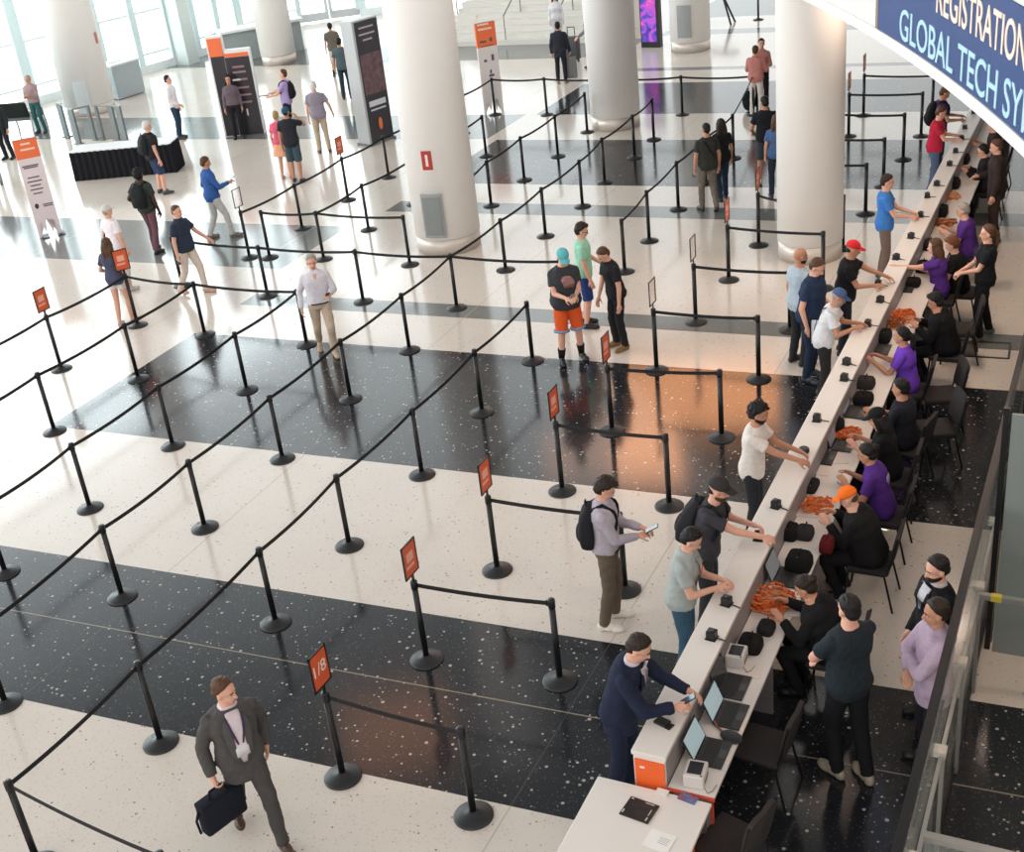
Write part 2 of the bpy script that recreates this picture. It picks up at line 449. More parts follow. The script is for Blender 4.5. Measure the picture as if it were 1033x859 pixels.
def onchest(F, pts_uv, off=.006, dirn=1):
    """projects (side, height-along-spine) points on to the top garment, front (1) or back (-1)"""
    bv = F.bv
    out = []
    for x, sp in pts_uv:
        r, f, u = F.frame(sp); o = F.spine(sp) + r*x + f*(dirn*.6)
        hit = bv.ray_cast(o, -f*dirn)[0]
        if hit is None: hit = F.spine(sp) + r*x + f*(dirn*.1)
        out.append((hit + f*dirn*off)*F.s)
    return out
def patch(F, name, cols, m, parent=None, dirn=1, off=.007, th=.006):
    """a strip of cloth or card lying on the chest: cols = rows of (x_left, x_right, s)"""
    n = 7; bm = bmesh.new(); grid = []
    for xl, xr, sp in cols:
        pts = onchest(F, [(xl + (xr-xl)*i/(n-1), sp) for i in range(n)], off, dirn); grid.append(pts)
    f = F.frame(.3)[1]*dirn*th
    for sgn in (0, 1):
        vv = [[bm.verts.new(p + f*sgn) for p in row] for row in grid]
        for a in range(len(vv)-1):
            for i in range(n-1): bm.faces.new((vv[a][i], vv[a][i+1], vv[a+1][i+1], vv[a+1][i]))
        if sgn == 0: v0 = vv
    R_, N_ = len(grid), n
    edge = [(0, i) for i in range(N_)] + [(a, N_-1) for a in range(1, R_)] + [(R_-1, i) for i in range(N_-2, -1, -1)] + [(a, 0) for a in range(R_-2, 0, -1)]
    for (a, i), (c, j) in zip(edge, edge[1:] + edge[:1]):
        bm.faces.new((v0[a][i], v0[c][j], vv[c][j], vv[a][i]))
    return obj(name, bm, m, parent or F.topmesh, True)
def strap(F, name, path, m, w=.02, parent=None):
    """a strap following (x, s, front/back) points"""
    pts = []; fine = []
    for a, b in zip(path, path[1:]):
        for k in range(5): fine.append((a[0]+(b[0]-a[0])*k/5, a[1]+(b[1]-a[1])*k/5, a[2]))
    for x, sp, d in fine + [path[-1]]:
        pts.append(onchest(F, [(x, sp)], .024, d)[0])
    bm = bmesh.new()
    for a, b in zip(pts, pts[1:]):
        frus(bm, a, b, w*F.s, w*F.s, 8, .3, Vector((1, 0, 0)))
    return obj(name, bm, m, parent or F.topmesh, True)
def wpos(F, v): return F.W @ Vector(v)
def held(F, k, d=.09, n=(0, 0, 0)):
    e, w = F.hd[k]; return F.W @ (w + (w-e).normalized()*d + Vector(n))
def backpack(F, label, rgb, sc=1.0, group=None):
    r, f, u = F.frame(.28)
    rt = empty('backpack', F.W @ (F.spine(.26) - f*(.165*(1+(F.b-1)))))
    rt.rotation_euler = F.root.rotation_euler
    tag(rt, label, 'backpack', group)
    k = F.s*sc; M = Matrix.Rotation(-math.asin(max(-1, min(1, u.y))), 4, 'X')
    bm = bmesh.new()
    rings = []
    for z, w, d, oy in ((-.24, .13, .05, 0), (-.22, .15, .075, -.01), (-.1, .155, .09, -.02), (.06, .15, .08, -.01), (.16, .13, .06, .005), (.21, .09, .035, .02), (.225, .05, .02, .02)):
        rings.append([M @ Vector((w*math.copysign(abs(math.cos(t))**.6, math.cos(t))*k, (oy + d*math.copysign(abs(math.sin(t))**.6, math.sin(t)))*k, z*k)) for t in [2*PI*i/24 for i in range(24)]])
    loft(bm, rings); obj('main_compartment', bm, cloth(rgb), rt, True)
    bm = bmesh.new(); ell(bm, (0, -.085*k, -.10*k), (.11*k, .045*k, .10*k), M, 3); obj('front_pocket', bm, cloth(rgb), rt, True)
    bm = bmesh.new(); tube(bm, [M @ Vector(v)*k for v in ((-.03, .0, .22), (-.025, -.01, .26), (.025, -.01, .26), (.03, 0, .22))], .008*k); obj('grab_handle', bm, cloth(rgb), rt, True)
    Wi = (Matrix.Translation(rt.location) @ Matrix.Rotation(rt.rotation_euler.z, 4, 'Z')).inverted() @ (Matrix.Translation(F.root.location) @ Matrix.Rotation(F.root.rotation_euler.z, 4, 'Z'))
    for sg in (-1, 1):
        r4, f4, u4 = F.frame(.45); hit = F.bv.ray_cast(F.spine(.445) + r4*sg*.105 + u4*.5, -u4)[0] or (F.spine(.445) + r4*sg*.105 + u4*.05)
        pp = [onchest(F, [(sg*.085, q)], .010, -1)[0] for q in (.34, .40, .45)] + [(hit + u4*.014)*F.s]
        pp += [onchest(F, [(sg*x, q)], .010, 1)[0] for x, q in ((.108, .45), (.112, .40), (.120, .33), (.130, .26), (.145, .19))]
        bm = bmesh.new()
        for a, b2 in zip(pp, pp[1:]): caps(bm, Wi @ a, Wi @ b2, .019*F.s, .019*F.s, 10)
        obj('strap', bm, cloth(tuple(max(0, c-8) for c in rgb)), rt, True)
    return rt
def phone(p, rz=0, tilt=.6, label='', rgb=(18, 18, 20), group=None, flip=0):
    rt = empty('phone', p); rt.rotation_euler = (tilt, flip, rz); tag(rt, label, 'phone', group)
    obj('case', boxm(0, 0, 0, .074, .15, .009, bev=.003), paint(rgb, .3), rt); obj('screen', boxm(0, 0, .0052, .066, .138, .001), mat('phone_screen', (70, 84, 96), .15, vary=0), rt)
    return rt
# ------------------------------------------------------------------ floor
def floor_material():
    m = bpy.data.materials.new('terrazzo'); m.use_nodes = True; nt = m.node_tree; L = nt.links.new
    b = nt.nodes['Principled BSDF']
    N = lambda t: nt.nodes.new(t)
    def M(op, a, c=None):
        n = N('ShaderNodeMath'); n.operation = op
        for i, v in enumerate((a, c)):
            if v is None: continue
            if isinstance(v, (int, float)): n.inputs[i].default_value = v
            else: L(v, n.inputs[i])
        return n.outputs[0]
    tc = N('ShaderNodeTexCoord'); sx = N('ShaderNodeSeparateXYZ'); L(tc.outputs['Object'], sx.inputs[0])
    X, Y = sx.outputs[0], sx.outputs[1]
    n = M('ADD', M('MULTIPLY', X, -.0509), M('MULTIPLY', Y, .9987))
    def bands(lst):
        acc = None
        for a, c in lst:
            v = M('MULTIPLY', M('GREATER_THAN', n, a), M('LESS_THAN', n, c))
            acc = v if acc is None else M('MAXIMUM', acc, v)
        return acc
    right = M('GREATER_THAN', X, -14.45); left = M('LESS_THAN', X, -14.75)
    dark = M('MULTIPLY', bands([(7.38, 9.82), (12.82, 16.40), (25.1, 28.68), (31.1, 34.5), (44, 47.5)]), right)
    grey = M('MAXIMUM', M('MULTIPLY', bands([(17.72, 18.27), (23.06, 23.77), (36.0, 36.4), (41.1, 41.9)]), right), M('MULTIPLY', bands([(19.52, 22.03), (28.75, 31.15), (38.1, 40.8)]), left))
    def vor(scale, thr):
        v = N('ShaderNodeTexVoronoi'); v.inputs['Scale'].default_value = scale; L(tc.outputs['Object'], v.inputs['Vector'])
        cs = N('ShaderNodeSeparateColor'); L(v.outputs['Color'], cs.inputs[0])
        r = M('MULTIPLY', cs.outputs[0], thr)
        return M('LESS_THAN', v.outputs['Distance'], r), cs.outputs[1]
    def mix(f, a, c):
        x = N('ShaderNodeMix'); x.data_type = 'RGBA'
        if isinstance(f, (int, float)): x.inputs[0].default_value = f
        else: L(f, x.inputs[0])
        for i, v in ((6, a), (7, c)):
            if isinstance(v, tuple): x.inputs[i].default_value = (*lin(v), 1)
            else: L(v, x.inputs[i])
        return x.outputs[2]
    s1, c1 = vor(15.5, .29); s2, c2 = vor(34, .40); s3, c3 = vor(26, .34)
    nz = N('ShaderNodeTexNoise'); nz.inputs['Scale'].default_value = .8; L(tc.outputs['Object'], nz.inputs['Vector'])
    light = mix(nz.outputs['Fac'], (206, 197, 187), (216, 208, 199))
    light = mix(M('MULTIPLY', s2, .38), light, mix(c2, (196, 172, 150), (168, 158, 148)))
    light = mix(M('MULTIPLY', s3, M('GREATER_THAN', c3, .84)), light, (142, 128, 116))
    dk = mix(nz.outputs['Fac'], (30, 32, 36), (38, 40, 44))
    dk = mix(M('MULTIPLY', s2, .6), dk, mix(c2, (58, 58, 60), (92, 88, 84)))
    dk = mix(M('MULTIPLY', s1, M('GREATER_THAN', c1, .60)), dk, (172, 168, 160))
    dk = mix(M('MULTIPLY', s3, M('GREATER_THAN', c3, .88)), dk, (140, 136, 130))
    gr = mix(nz.outputs['Fac'], (104, 108, 108), (116, 118, 116))
    gr = mix(M('MULTIPLY', s2, .5), gr, (150, 148, 142))
    col = mix(dark, mix(grey, light, gr), dk)
    # metal divider strips and fine joints between the poured panels
    jx = M('LESS_THAN', M('ABSOLUTE', M('SUBTRACT', M('FRACT', M('DIVIDE', M('ADD', X, 12.7), 5.6)), .5)), .0016)
    jd = M('MULTIPLY', jx, .7)
    col = mix(jd, col, mix(dark, (176, 166, 154), (66, 66, 66)))
    br = M('MULTIPLY', M('LESS_THAN', M('ABSOLUTE', M('SUBTRACT', n, 8.68)), .008), right)
    col = mix(M('MULTIPLY', br, .8), col, (150, 140, 122))
    L(col, b.inputs['Base Color'])
    rn = N('ShaderNodeMapRange'); L(nz.outputs['Fac'], rn.inputs[0]); rn.inputs[3].default_value = .10; rn.inputs[4].default_value = .17
    L(rn.outputs[0], b.inputs['Roughness']); b.inputs['Specular IOR Level'].default_value = .5
    return m
struct(obj('floor', boxm(-12, 25, -.15, 66, 74, .3), floor_material()), 'polished terrazzo floor with wide black bands between cream ones', 'floor')
# ------------------------------------------------------------------ columns
WHITE = mat('white_plaster', (246, 245, 242), .5, 0, .01, 3)
RING = mat('base_ring_steel', (206, 198, 190), .38, .35, .03, 30)
STEEL = mat('brushed_steel', (176, 172, 166), .28, .9, .04, 60)
BLACK = mat('black_powder_coat', (20, 21, 23), .42, 0, .05, 60)
def column(x, y, r, label):
    rt = empty('column', (x, y, 0)); tag(rt, label, 'column', kind='structure')
    obj('shaft', lathe(bmesh.new(), [(r, .32), (r, 6.0), (r, 13)], 64), WHITE, rt, True)
    obj('base_ring', lathe(bmesh.new(), [(r-.014, 0), (r-.014, .32)], 64), RING, rt, True)
    return rt
def vdir(x, y): return Vector((x, y, 0)).normalized()
def col_at(u, v, r, label):
    g = G(u, v); d = vdir(g.x, g.y); c = g + d*r
    return column(c.x, c.y, r, label), c
cm, cmc = col_at(455, 258, .64, 'thick white round column in the middle of the belt rows')
c3, c3c = col_at(622, 133, .62, 'white round column behind the belt rows beside the bright screen')
c4, c4c = col_at(817, 268, .565, 'white round column standing under the blue banner ring')
cb, cbc = col_at(697, 54, .62, 'white round column with grey panel beside the purple screen')
cl, clc = col_at(94, 117, .78, 'thick white column by the tall windows and grey barrier rails')
c2, c2c = col_at(283, 66, .62, 'white round column by the glass doors and low grey wall')
def on_column(c, r, u, v):        # angle on a column facing a sight line
    best = None; o = EYE; d = (G(u, v) - EYE)
    a = d.x**2+d.y**2; ox, oy = -c.x, -c.y; bb = 2*(d.x*ox+d.y*oy); cc = ox*ox+oy*oy-r*r
    t = (-bb - math.sqrt(max(0, bb*bb-4*a*cc)))/(2*a); p = o + d*t
    return math.atan2(p.y-c.y, p.x-c.x), p.z
def curved_plate(name, c, r, u, v, w, hgt, th, m, parent, n=8, z=None):
    a0, zz = on_column(c, r, u, v); z = z or zz; bm = bmesh.new(); rings = []
    for i in range(n+1):
        a = a0 + (i/n-.5)*w/r; ca, sa = math.cos(a), math.sin(a)
        rings.append([Vector((ca*(r-.01), sa*(r-.01), z-hgt/2)), Vector((ca*(r+th), sa*(r+th), z-hgt/2)), Vector((ca*(r+th), sa*(r+th), z+hgt/2)), Vector((ca*(r-.01), sa*(r-.01), z+hgt/2))])
    loft(bm, rings); return obj(name, bm, m, parent)
GREY = mat('grey_enamel', (150, 154, 154), .4, 0, .02, 10)
p = curved_plate('panel_box', cmc, .64, 437.5, 218, .42, .86, .04, GREY, cm); curved_plate('panel_door', cmc, .64, 437.5, 218, .34, .74, .055, mat('grey_glass', (128, 134, 134), .2, 0, .03, 5), p)
p = curved_plate('notice', cmc, .64, 430.5, 162, .20, .36, .006, paint((168, 52, 44)), cm); curved_plate('notice_symbol', cmc, .64, 430.5, 162, .05, .22, .008, paint((228, 214, 208)), p)
p = curved_plate('panel_box', cbc, .62, 690, 22, .42, .95, .04, GREY, cb)
p = curved_plate('panel_box', clc, .78, 83, 99, .42, .95, .03, mat('pale_panel', (196, 206, 208), .3, 0, .02, 8), cl)
p = curved_plate('notice', clc, .78, 97, 38, .16, .34, .006, paint((186, 120, 110)), cl)
# ------------------------------------------------------------------ ring balcony
RC, RR = Vector((-41.045, -4.837, 0)), 43.033
def rp(th, r, z): a = math.radians(th); return Vector((RC.x + r*math.cos(a), RC.y + r*math.sin(a), z))
def ring_strip(name, th0, th1, prof, m, parent=None, step=.5):
    bm = bmesh.new(); k = max(2, int(abs(th1-th0)/step)); rings = []
    for i in range(k+1):
        th = th0 + (th1-th0)*i/k; rings.append([rp(th, r, z) for r, z in prof])
    loft(bm, rings); return obj(name, bm, m, parent)
slab = ring_strip('ceiling', 4, 48, [(RR+.03, 5.10), (RR+.03, 6.16), (RR+14, 6.16), (RR+14, 5.10)], mat('soffit_plaster', (214, 212, 208), .6, 0, .01, 3))
struct(slab, 'white curved balcony ring over the registration counter', 'balcony')
lip = ring_strip('trim_1', 4, 48, [(RR, 5.0), (RR, 5.115), (RR+.5, 5.115), (RR+.5, 5.0)], mat('white_lip', (232, 230, 226), .45, 0, .01, 3)); struct(lip, 'white lip along the lower edge of the curved balcony', 'edge')
lip2 = ring_strip('trim_2', 4, 48, [(RR-.02, 6.16), (RR-.02, 6.26), (RR+.4, 6.26), (RR+.4, 6.16)], mat('white_lip', (232, 230, 226))); struct(lip2, 'white upper edge of the curved balcony', 'edge')
ban = empty('banner', rp(23, RR-.01, 5.12)); tag(ban, 'curved dark blue banner reading registration on the balcony ring', 'banner')
inv = Matrix.Translation(-ban.location)
def rb(o): o.data.transform(inv); o.parent = ban; return o
rb(ring_strip('banner_cloth', 27.0, 14, [(RR+.028, 5.12), (RR+.012, 5.12), (RR+.012, 6.06), (RR+.028, 6.06)], mat('banner_blue', (38, 64, 116), .6, 0, .10, 1.2, .3)))
rb(ring_strip('banner_border', 27.12, 27.0, [(RR+.028, 5.12), (RR+.008, 5.12), (RR+.008, 6.06), (RR+.028, 6.06)], paint((120, 98, 92))))
def ring_text(body, th_l, th_r, z0, cap, rgb, name):
    me = text_mesh(body, 1.0, .01, .006)
    xs = [v.co.x for v in me.vertices]; ys = [v.co.y for v in me.vertices]; x0, x1 = min(xs), max(xs); y1 = max(ys)
    iv = sorted((min(me.vertices[i].co.x for i in p.vertices), max(me.vertices[i].co.x for i in p.vertices)) for p in me.polygons); cuts = [x0-1]; hi_ = iv[0][1]
    for a, b in iv:
        if a - hi_ > .13: cuts.append((a+hi_)/2)
        hi_ = max(hi_, b)
    cuts.append(x1+1)
    for lo, hi in zip(cuts, cuts[1:]):
        bm = bmesh.new(); bm.from_mesh(me)
        bmesh.ops.delete(bm, geom=[v for v in bm.verts if not lo < v.co.x < hi], context='VERTS')
        bmesh.ops.triangulate(bm, faces=bm.faces)
        for v in bm.verts:
            th = th_l + (th_r-th_l)*(v.co.x-x0)/(x1-x0); r = RR + .010 - v.co.z*.6
            v.co = rp(th, r, z0 + v.co.y/.70*cap)
        rb(obj(name, bm, mat('letters_%02x%02x%02x' % rgb, rgb, .6, vary=0)))
ring_text('GLOBAL TECH SYM', 25.92, 20.30, 5.168, .312, (168, 206, 226), 'pale_blue_lettering')
ring_text('REGISTRATION', 24.30, 20.75, 5.625, .315, (236, 214, 196), 'cream_lettering')
# ------------------------------------------------------------------ windows on the far side
FRAME = mat('window_frame_white', (222, 232, 234), .4, 0, .02, 6)
MUL = mat('mullion_aqua', (204, 224, 226), .4, 0, .02, 6)
WG = glass_mat('window_glass', (235, 250, 252), .06, .02)
wall_pts = [Vector((-36.2, 20.0, 0)), Vector((-34.6, 25.6, 0)), Vector((-33.35, 31.2, 0)), Vector((-32.1, 37.2, 0)), Vector((-31.9, 41.0, 0)), Vector((-31.4, 44.3, 0)), Vector((-29.3, 45.9, 0)), Vector((-26.0, 47.6, 0))]
for i, (a, b) in enumerate(zip(wall_pts, wall_pts[1:])):
    if i == 5: continue
    d = b - a; L_ = d.length; ang = math.atan2(d.y, d.x); M = Matrix.Translation(a) @ Matrix.Rotation(ang, 4, 'Z')
    bm = bmesh.new(); box(bm, L_/2, 0, .14, L_, .3, .28, M)
    ws = obj('wall_far_%d' % (i+1), bm, FRAME); struct(ws, 'low white sill wall under the %s tall window bay from the near end' % ORD[i], 'wall')
    w = empty('window_%d' % (i+1), a, ang); tag(w, 'tall bright window bay %s from the near end of the glass wall' % ORD[i], 'window', kind='structure')
    bm = bmesh.new(); box(bm, L_/2, 0, 5.2, L_, .02, 9.84); obj('pane', bm, WG, w)
    k = max(1, round(L_/1.5))
    for j in range(k+1): obj('mullion', boxm(L_*j/k, 0, 5.2, .26 if j not in (0,) else .40, .30, 9.84), MUL, w)
    for z in (.62, 2.05, 4.2, 6.4, 9.0): obj('transom', boxm(L_/2, 0, z, L_, .12, .08), FRAME, w)
a, b = wall_pts[5], wall_pts[6]; d = b-a; ang = math.atan2(d.y, d.x)
dr = empty('door_1', a, ang); tag(dr, 'pair of glazed entrance doors at the far end of the hall', 'door', kind='structure')
W2 = d.length
obj('door_frame', box(box(box(bmesh.new(), 0, 0, 1.5, .12, .2, 3), W2, 0, 1.5, .12, .2, 3), W2/2, 0, 3.0, W2, .2, .14), FRAME, dr)
DG = mat('door_grey', (192, 198, 200), .35, .2, .02, 8)
for sgn in (0, 1):
    cx = W2*(.26 + .48*sgn); lf = obj('door_leaf', box(box(box(box(bmesh.new(), cx-.55, 0, 1.45, .14, .07, 2.8), cx+.55, 0, 1.45, .14, .07, 2.8), cx, 0, .20, 1.0, .07, .32), cx, 0, 2.75, 1.0, .07, .2), DG, dr)
    obj('door_glass', boxm(cx, 0, 1.5, 1.0, .02, 2.3), WG, lf); obj('push_bar', boxm(cx, -.08, 1.05, .9, .04, .05), STEEL, lf)
# pier between the window bays and the low counter wall
pr = struct(obj('wall_pier', boxm(0, 0, 5, .55, .9, 10, Matrix.Translation((-31.75, 37.35, 0)) @ Matrix.Rotation(1.45, 4, 'Z')), mat('pale_pier', (204, 214, 212), .5, 0, .02, 4)), 'white pier between the window bays', 'pier')
q0, q1 = G(222, 66), G(270, 57); d = q1-q0; ang = math.atan2(d.y, d.x)
lw = empty('low_counter', q0, ang); tag(lw, 'low grey counter wall with white ledge by the windows', 'counter')
obj('front', boxm(1.75, .35, .52, 2.9, .6, 1.04), mat('grey_laminate', (150, 160, 160), .4, 0, .03, 6), lw); obj('ledge', boxm(1.75, .32, 1.08, 3.1, .85, .09), paint((226, 230, 230)), lw)
obj('plinth', boxm(1.75, .38, .04, 2.8, .56, .08), paint((70, 76, 78)), lw)
# stair at the back
st = empty('staircase', G(530, 45)); st.rotation_euler = (0, 0, math.radians(2)); tag(st, 'wide white staircase rising behind the belt rows', 'staircase')
STEP = mat('white_step', (216, 214, 208), .5, 0, .02, 5)
for i in range(14):
    obj('step', boxm(0, .17+.34*i, .08*(i+1)*2/2*1.0, 6.4, .34, .16*(i+1)), STEP, st)
for xx in (-3.2, -.75, 1.2, 3.2):
    bm = bmesh.new(); tube(bm, [(xx, .1, .95), (xx, 4.8, 3.15)], .025)
    for yy in (.1, 1.6, 3.1, 4.7): tube(bm, [(xx, yy, .16*max(1, int(yy/.34))), (xx, yy, .92+yy*.47)], .018)
    obj('handrail', bm, mat('rail_steel', (120, 128, 126), .3, .8, .03, 30), st)
struct(obj('wall_right', boxm(7.2, 14, 2.5, .2, 60, 5), mat('dim_wall', (120, 112, 106), .7, 0, .03, 2)), 'plain wall along the back of the registration area', 'wall')
# ------------------------------------------------------------------ stanchions
PM = mat('stanchion_black', (26, 27, 29), .38, .2, .05, 50); BM_ = mat('stanchion_base', (44, 45, 47), .45, .3, .08, 30, bump=.05); TM = mat('belt_webbing', (20, 20, 22), .75, 0, .15, 120)
def post_meshes():
    b = lathe(bmesh.new(), [(.178, 0), (.178, .012), (.165, .022), (.10, .038), (.05, .055), (.034, .07)], 40)
    p_ = lathe(bmesh.new(), [(.031, .05), (.031, .90)], 20)
    for k in range(4): box(p_, .031*math.cos(k*PI/2), .031*math.sin(k*PI/2), .47, .007, .007, .84)
    h_ = lathe(bmesh.new(), [(.034, .895), (.037, .905), (.037, .985), (.033, .997), (.012, 1.0)], 24)
    return b, p_, h_
_b, _p, _h = post_meshes()
PMESH = []
for nm, bmx, mm in (('base', _b, BM_), ('post', _p, PM), ('belt_head', _h, PM)):
    o = obj(nm, bmx, mm, None, True); PMESH.append((nm, o.data)); bpy.data.objects.remove(o)
ALLP = []
def stanchion(p, label, group, sign=None, yaw=0):
    rt = empty('belt_stanchion', (p[0], p[1], 0), math.radians(0)); tag(rt, label, 'stanchion', group)
    for nm, me in PMESH:
        o = bpy.data.objects.new(nm, me); C.objects.link(o); o.parent = rt
    if sign: sign_holder(rt, sign, yaw)
    ALLP.append(rt)
    return rt
def belt(rt, a, b, sag=.035, z=.945):
    """webbing from the post at a to the post at b; part of the post it pulls out of"""
    a, b = Vector((a[0], a[1], 0)), Vector((b[0], b[1], 0)); d = (b-a); L_ = d.length; w = d/L_; n = Vector((-w.y, w.x, 0)); bm = bmesh.new(); rings = []
    for i in range(13):
        t = i/12; p = w*(.036 + (L_-.072)*t); zz = z - sag*4*t*(1-t)
        rings.append([p + n*.002 + Vector((0, 0, zz-.024)), p - n*.002 + Vector((0, 0, zz-.024)), p - n*.002 + Vector((0, 0, zz+.024)), p + n*.002 + Vector((0, 0, zz+.024))])
    loft(bm, rings); o = obj('belt', bm, TM, rt); o.parent = rt
    bm = boxm(0, 0, 0, .022, .02, .058, Matrix.Translation(w*(L_-.046) + Vector((0, 0, z))) @ Matrix.Rotation(math.atan2(w.y, w.x), 4, 'Z')); obj('belt_clip', bm, PM, o)
SF = mat('sign_frame_black', (24, 22, 22), .4, 0, .03, 40); SO = mat('sign_orange', (214, 92, 52), .5, 0, .05, 9); SP = mat('sign_pale', (232, 170, 150), .55, vary=0); SW = mat('sign_white', (240, 226, 216), .55, vary=0)
CLR = glass_mat('clear_sheet', (210, 190, 180), .25, .1)
def sign_holder(rt, txt, yaw=0):
    """upright framed notice on top of the post, edge towards the counter"""
    f = obj('sign_frame', box(box(box(box(boxm(0, -.108, 1.225, .014, .014, .33), 0, .108, 1.225, .014, .014, .33), 0, 0, 1.067, .014, .23, .014), 0, 0, 1.383, .014, .23, .014), 0, 0, 1.03, .012, .03, .07), SF, rt); f.rotation_euler.z = yaw; f.scale = (1, 1.15, 1.15); f.location.z = -.152
    obj('sign_sheet', boxm(0, 0, 1.225, .006, .204, .304), CLR if txt == 'clear' else SO, f)
    if txt == 'clear': return
    if txt != 'plain':
        for sd in (1, -1):
            me = text_mesh(txt, .15, .0008); xs = [v.co.x for v in me.vertices]; cx = (min(xs)+max(xs))/2
            me.transform(Matrix.Translation((sd*.0045, 0, 1.185)) @ Matrix(((0, 0, sd, 0), (sd, 0, 0, 0), (0, 1, 0, 0), (0, 0, 0, 1))) @ Matrix.Translation((-cx, 0, 0)))
            obj('sign_lettering', me, SW, f)
    else:
        bm = bmesh.new()
        for sd in (1, -1): box(bm, sd*.0035, .0, 1.25, .001, .11, .09); box(bm, sd*.0035, -.01, 1.16, .001, .13, .03)
        obj('sign_print', bm, SP, f)
def row(bases, desc, group, signs={}, end=True, skip=(), start_note='near'):
    out = []
    for i, p in enumerate(bases):
        lab = 'black belt stanchion, %s from the near end of %s' % (ORD[i], desc) if i not in signs else 'belt stanchion with '+('clear frame' if signs[i] == 'clear' else 'orange sign')+', %s from near end of %s' % (ORD[i], desc)
        out.append(stanchion(p, lab, group, signs.get(i), -.6 if 'outermost' in desc and i == 2 else 0))
    for i in range(len(out)-1):
        if i not in skip: belt(out[i], bases[i], bases[i+1])
    return out
def g2(*uv): q = G(*uv); return (q.x, q.y)
def t2(*uv): q = G(uv[0], uv[1], 1.0); return (q.x, q.y)
def ext(a, b, k=1): return (a[0]+(a[0]-b[0])*k, a[1]+(a[1]-b[1])*k)
GB = 'stanchions of the belt rows'
def clear(p, c, r):
    d = Vector((p[0]-c.x, p[1]-c.y))
    if d.length < r: d = (d.normalized() if d.length > .01 else Vector((.6, .8)))*r; return (c.x+d.x, c.y+d.y)
    return (p[0], p[1])
A = [t2(7, 787)] + [g2(*q) for q in ((162.6, 749), (278.4, 628.4), (352.6, 550.4), (425.9, 479.1), (486.4, 416), (537.4, 364.1))]
ra = row(A, 'the front slanting row', GB)
A_end = t2(160, 859); se = stanchion(A_end, 'belt stanchion at the bottom edge, ending the front slanting row', GB); belt(ra[0], A[0], A_end)
B = [g2(5.8, 709.7)] + [g2(*q) for q in ((123.7, 602.2), (206.9, 532.4), (285.1, 463.1), (353.8, 402.6), (413.2, 353.5), (461, 310.7), (510.2, 272.5), (550.5, 238.5), (587.7, 208.4), (610.1, 184.2), (640.3, 159.1), (659.7, 141))]
rb_ = row(B, 'the second slanting row', GB)
Cc = [g2(5.8, 578)] + [g2(*q) for q in ((91.1, 512.9), (174.6, 450), (249.2, 393.8), (309.7, 347.7))]
rc = row(Cc, 'the third slanting row', GB)
Dd = [g2(*q) for q in ((55.3, 435.5), (139.7, 382.5), (206.9, 337.9))]; Dd = [ext(Dd[0], Dd[1])] + Dd
rd = row(Dd, 'the fourth slanting row', GB)
Ee = [g2(62.2, 372.4), g2(139.2, 328.4)]; Ee = [ext(Ee[0], Ee[1])] + Ee
re_ = row(Ee, 'the outermost row', GB, {1: 'plain', 2: 'plain'})
belt(re_[2], Ee[2], Dd[3]); belt(rd[3], Dd[3], Cc[4])
Ff = [g2(*q) for q in ((252, 260), (305, 230.7), (351.5, 202), (392.3, 179.2))]
e_ = g2(499.6, 115.8); Ff += [tuple(Vector(Ff[3]).lerp(Vector(e_), t)) for t in (.34, .67)] + [e_, g2(552, 116)]
Ff += [g2(620, 117), g2(688.4, 115.8), g2(760, 116)]
rf = row(Ff, 'the long back belt row', GB, {0: 'clear', 2: 'plain'})
Gg = [g2(272.2, 260), g2(326.8, 261.7), g2(413.7, 267.2)]
rg = [stanchion(Gg[0], 'belt stanchion where the short cross belt starts behind the man in white', GB), stanchion(Gg[1], 'middle stanchion of the short cross belt in front of thick column', GB), stanchion(Gg[2], 'belt stanchion nearest the thick middle column, ending the short cross belt', GB)]
belt(rg[0], Gg[0], Gg[1]); belt(rg[1], Gg[1], Gg[2])
Hh = [g2(372, 232), g2(418.2, 206)]; he = g2(490.6, 157.3); Hh += [(-14.04, 24.75), he]
rh = row(Hh, 'the row behind the thick column', GB); belt(rg[1], Gg[1], Hh[0])
Jj = [g2(*q) for q in ((495.6, 207.6), (529, 181.7), (563, 157.8), (592.5, 133.4))]
rj = row(Jj, 'the short row past the column', GB); belt(rj[0], Jj[0], (cmc.x-.05, cmc.y+.61))
Ii = [g2(184, 288), g2(270.2, 298.7), g2(366.6, 304.5)]
ri = [stanchion(Ii[0], 'belt stanchion behind the man in navy polo and khakis', GB), stanchion(Ii[1], 'belt stanchion on the cross belt beside the man in white shirt', GB), stanchion(Ii[2], 'belt stanchion on the cross belt halfway to the thick column', GB)]
belt(ri[0], Ii[0], Ii[1]); belt(ri[1], Ii[1], Ii[2]); belt(ri[2], Ii[2], B[6])
Kk = [g2(630.3, 274.3), g2(655, 243.3), g2(684.4, 211.4), g2(712, 184), g2(740, 159.6)]
rk = row(Kk, 'the row beside the dark-tee couple', GB); belt(rk[4], Kk[4], Ff[10])
X6 = ext(B[6], Ii[2], 1.08); xs_ = stanchion(X6, 'belt stanchion half hidden behind the heavy man in turquoise cap', GB); belt(rb_[6], B[6], X6)
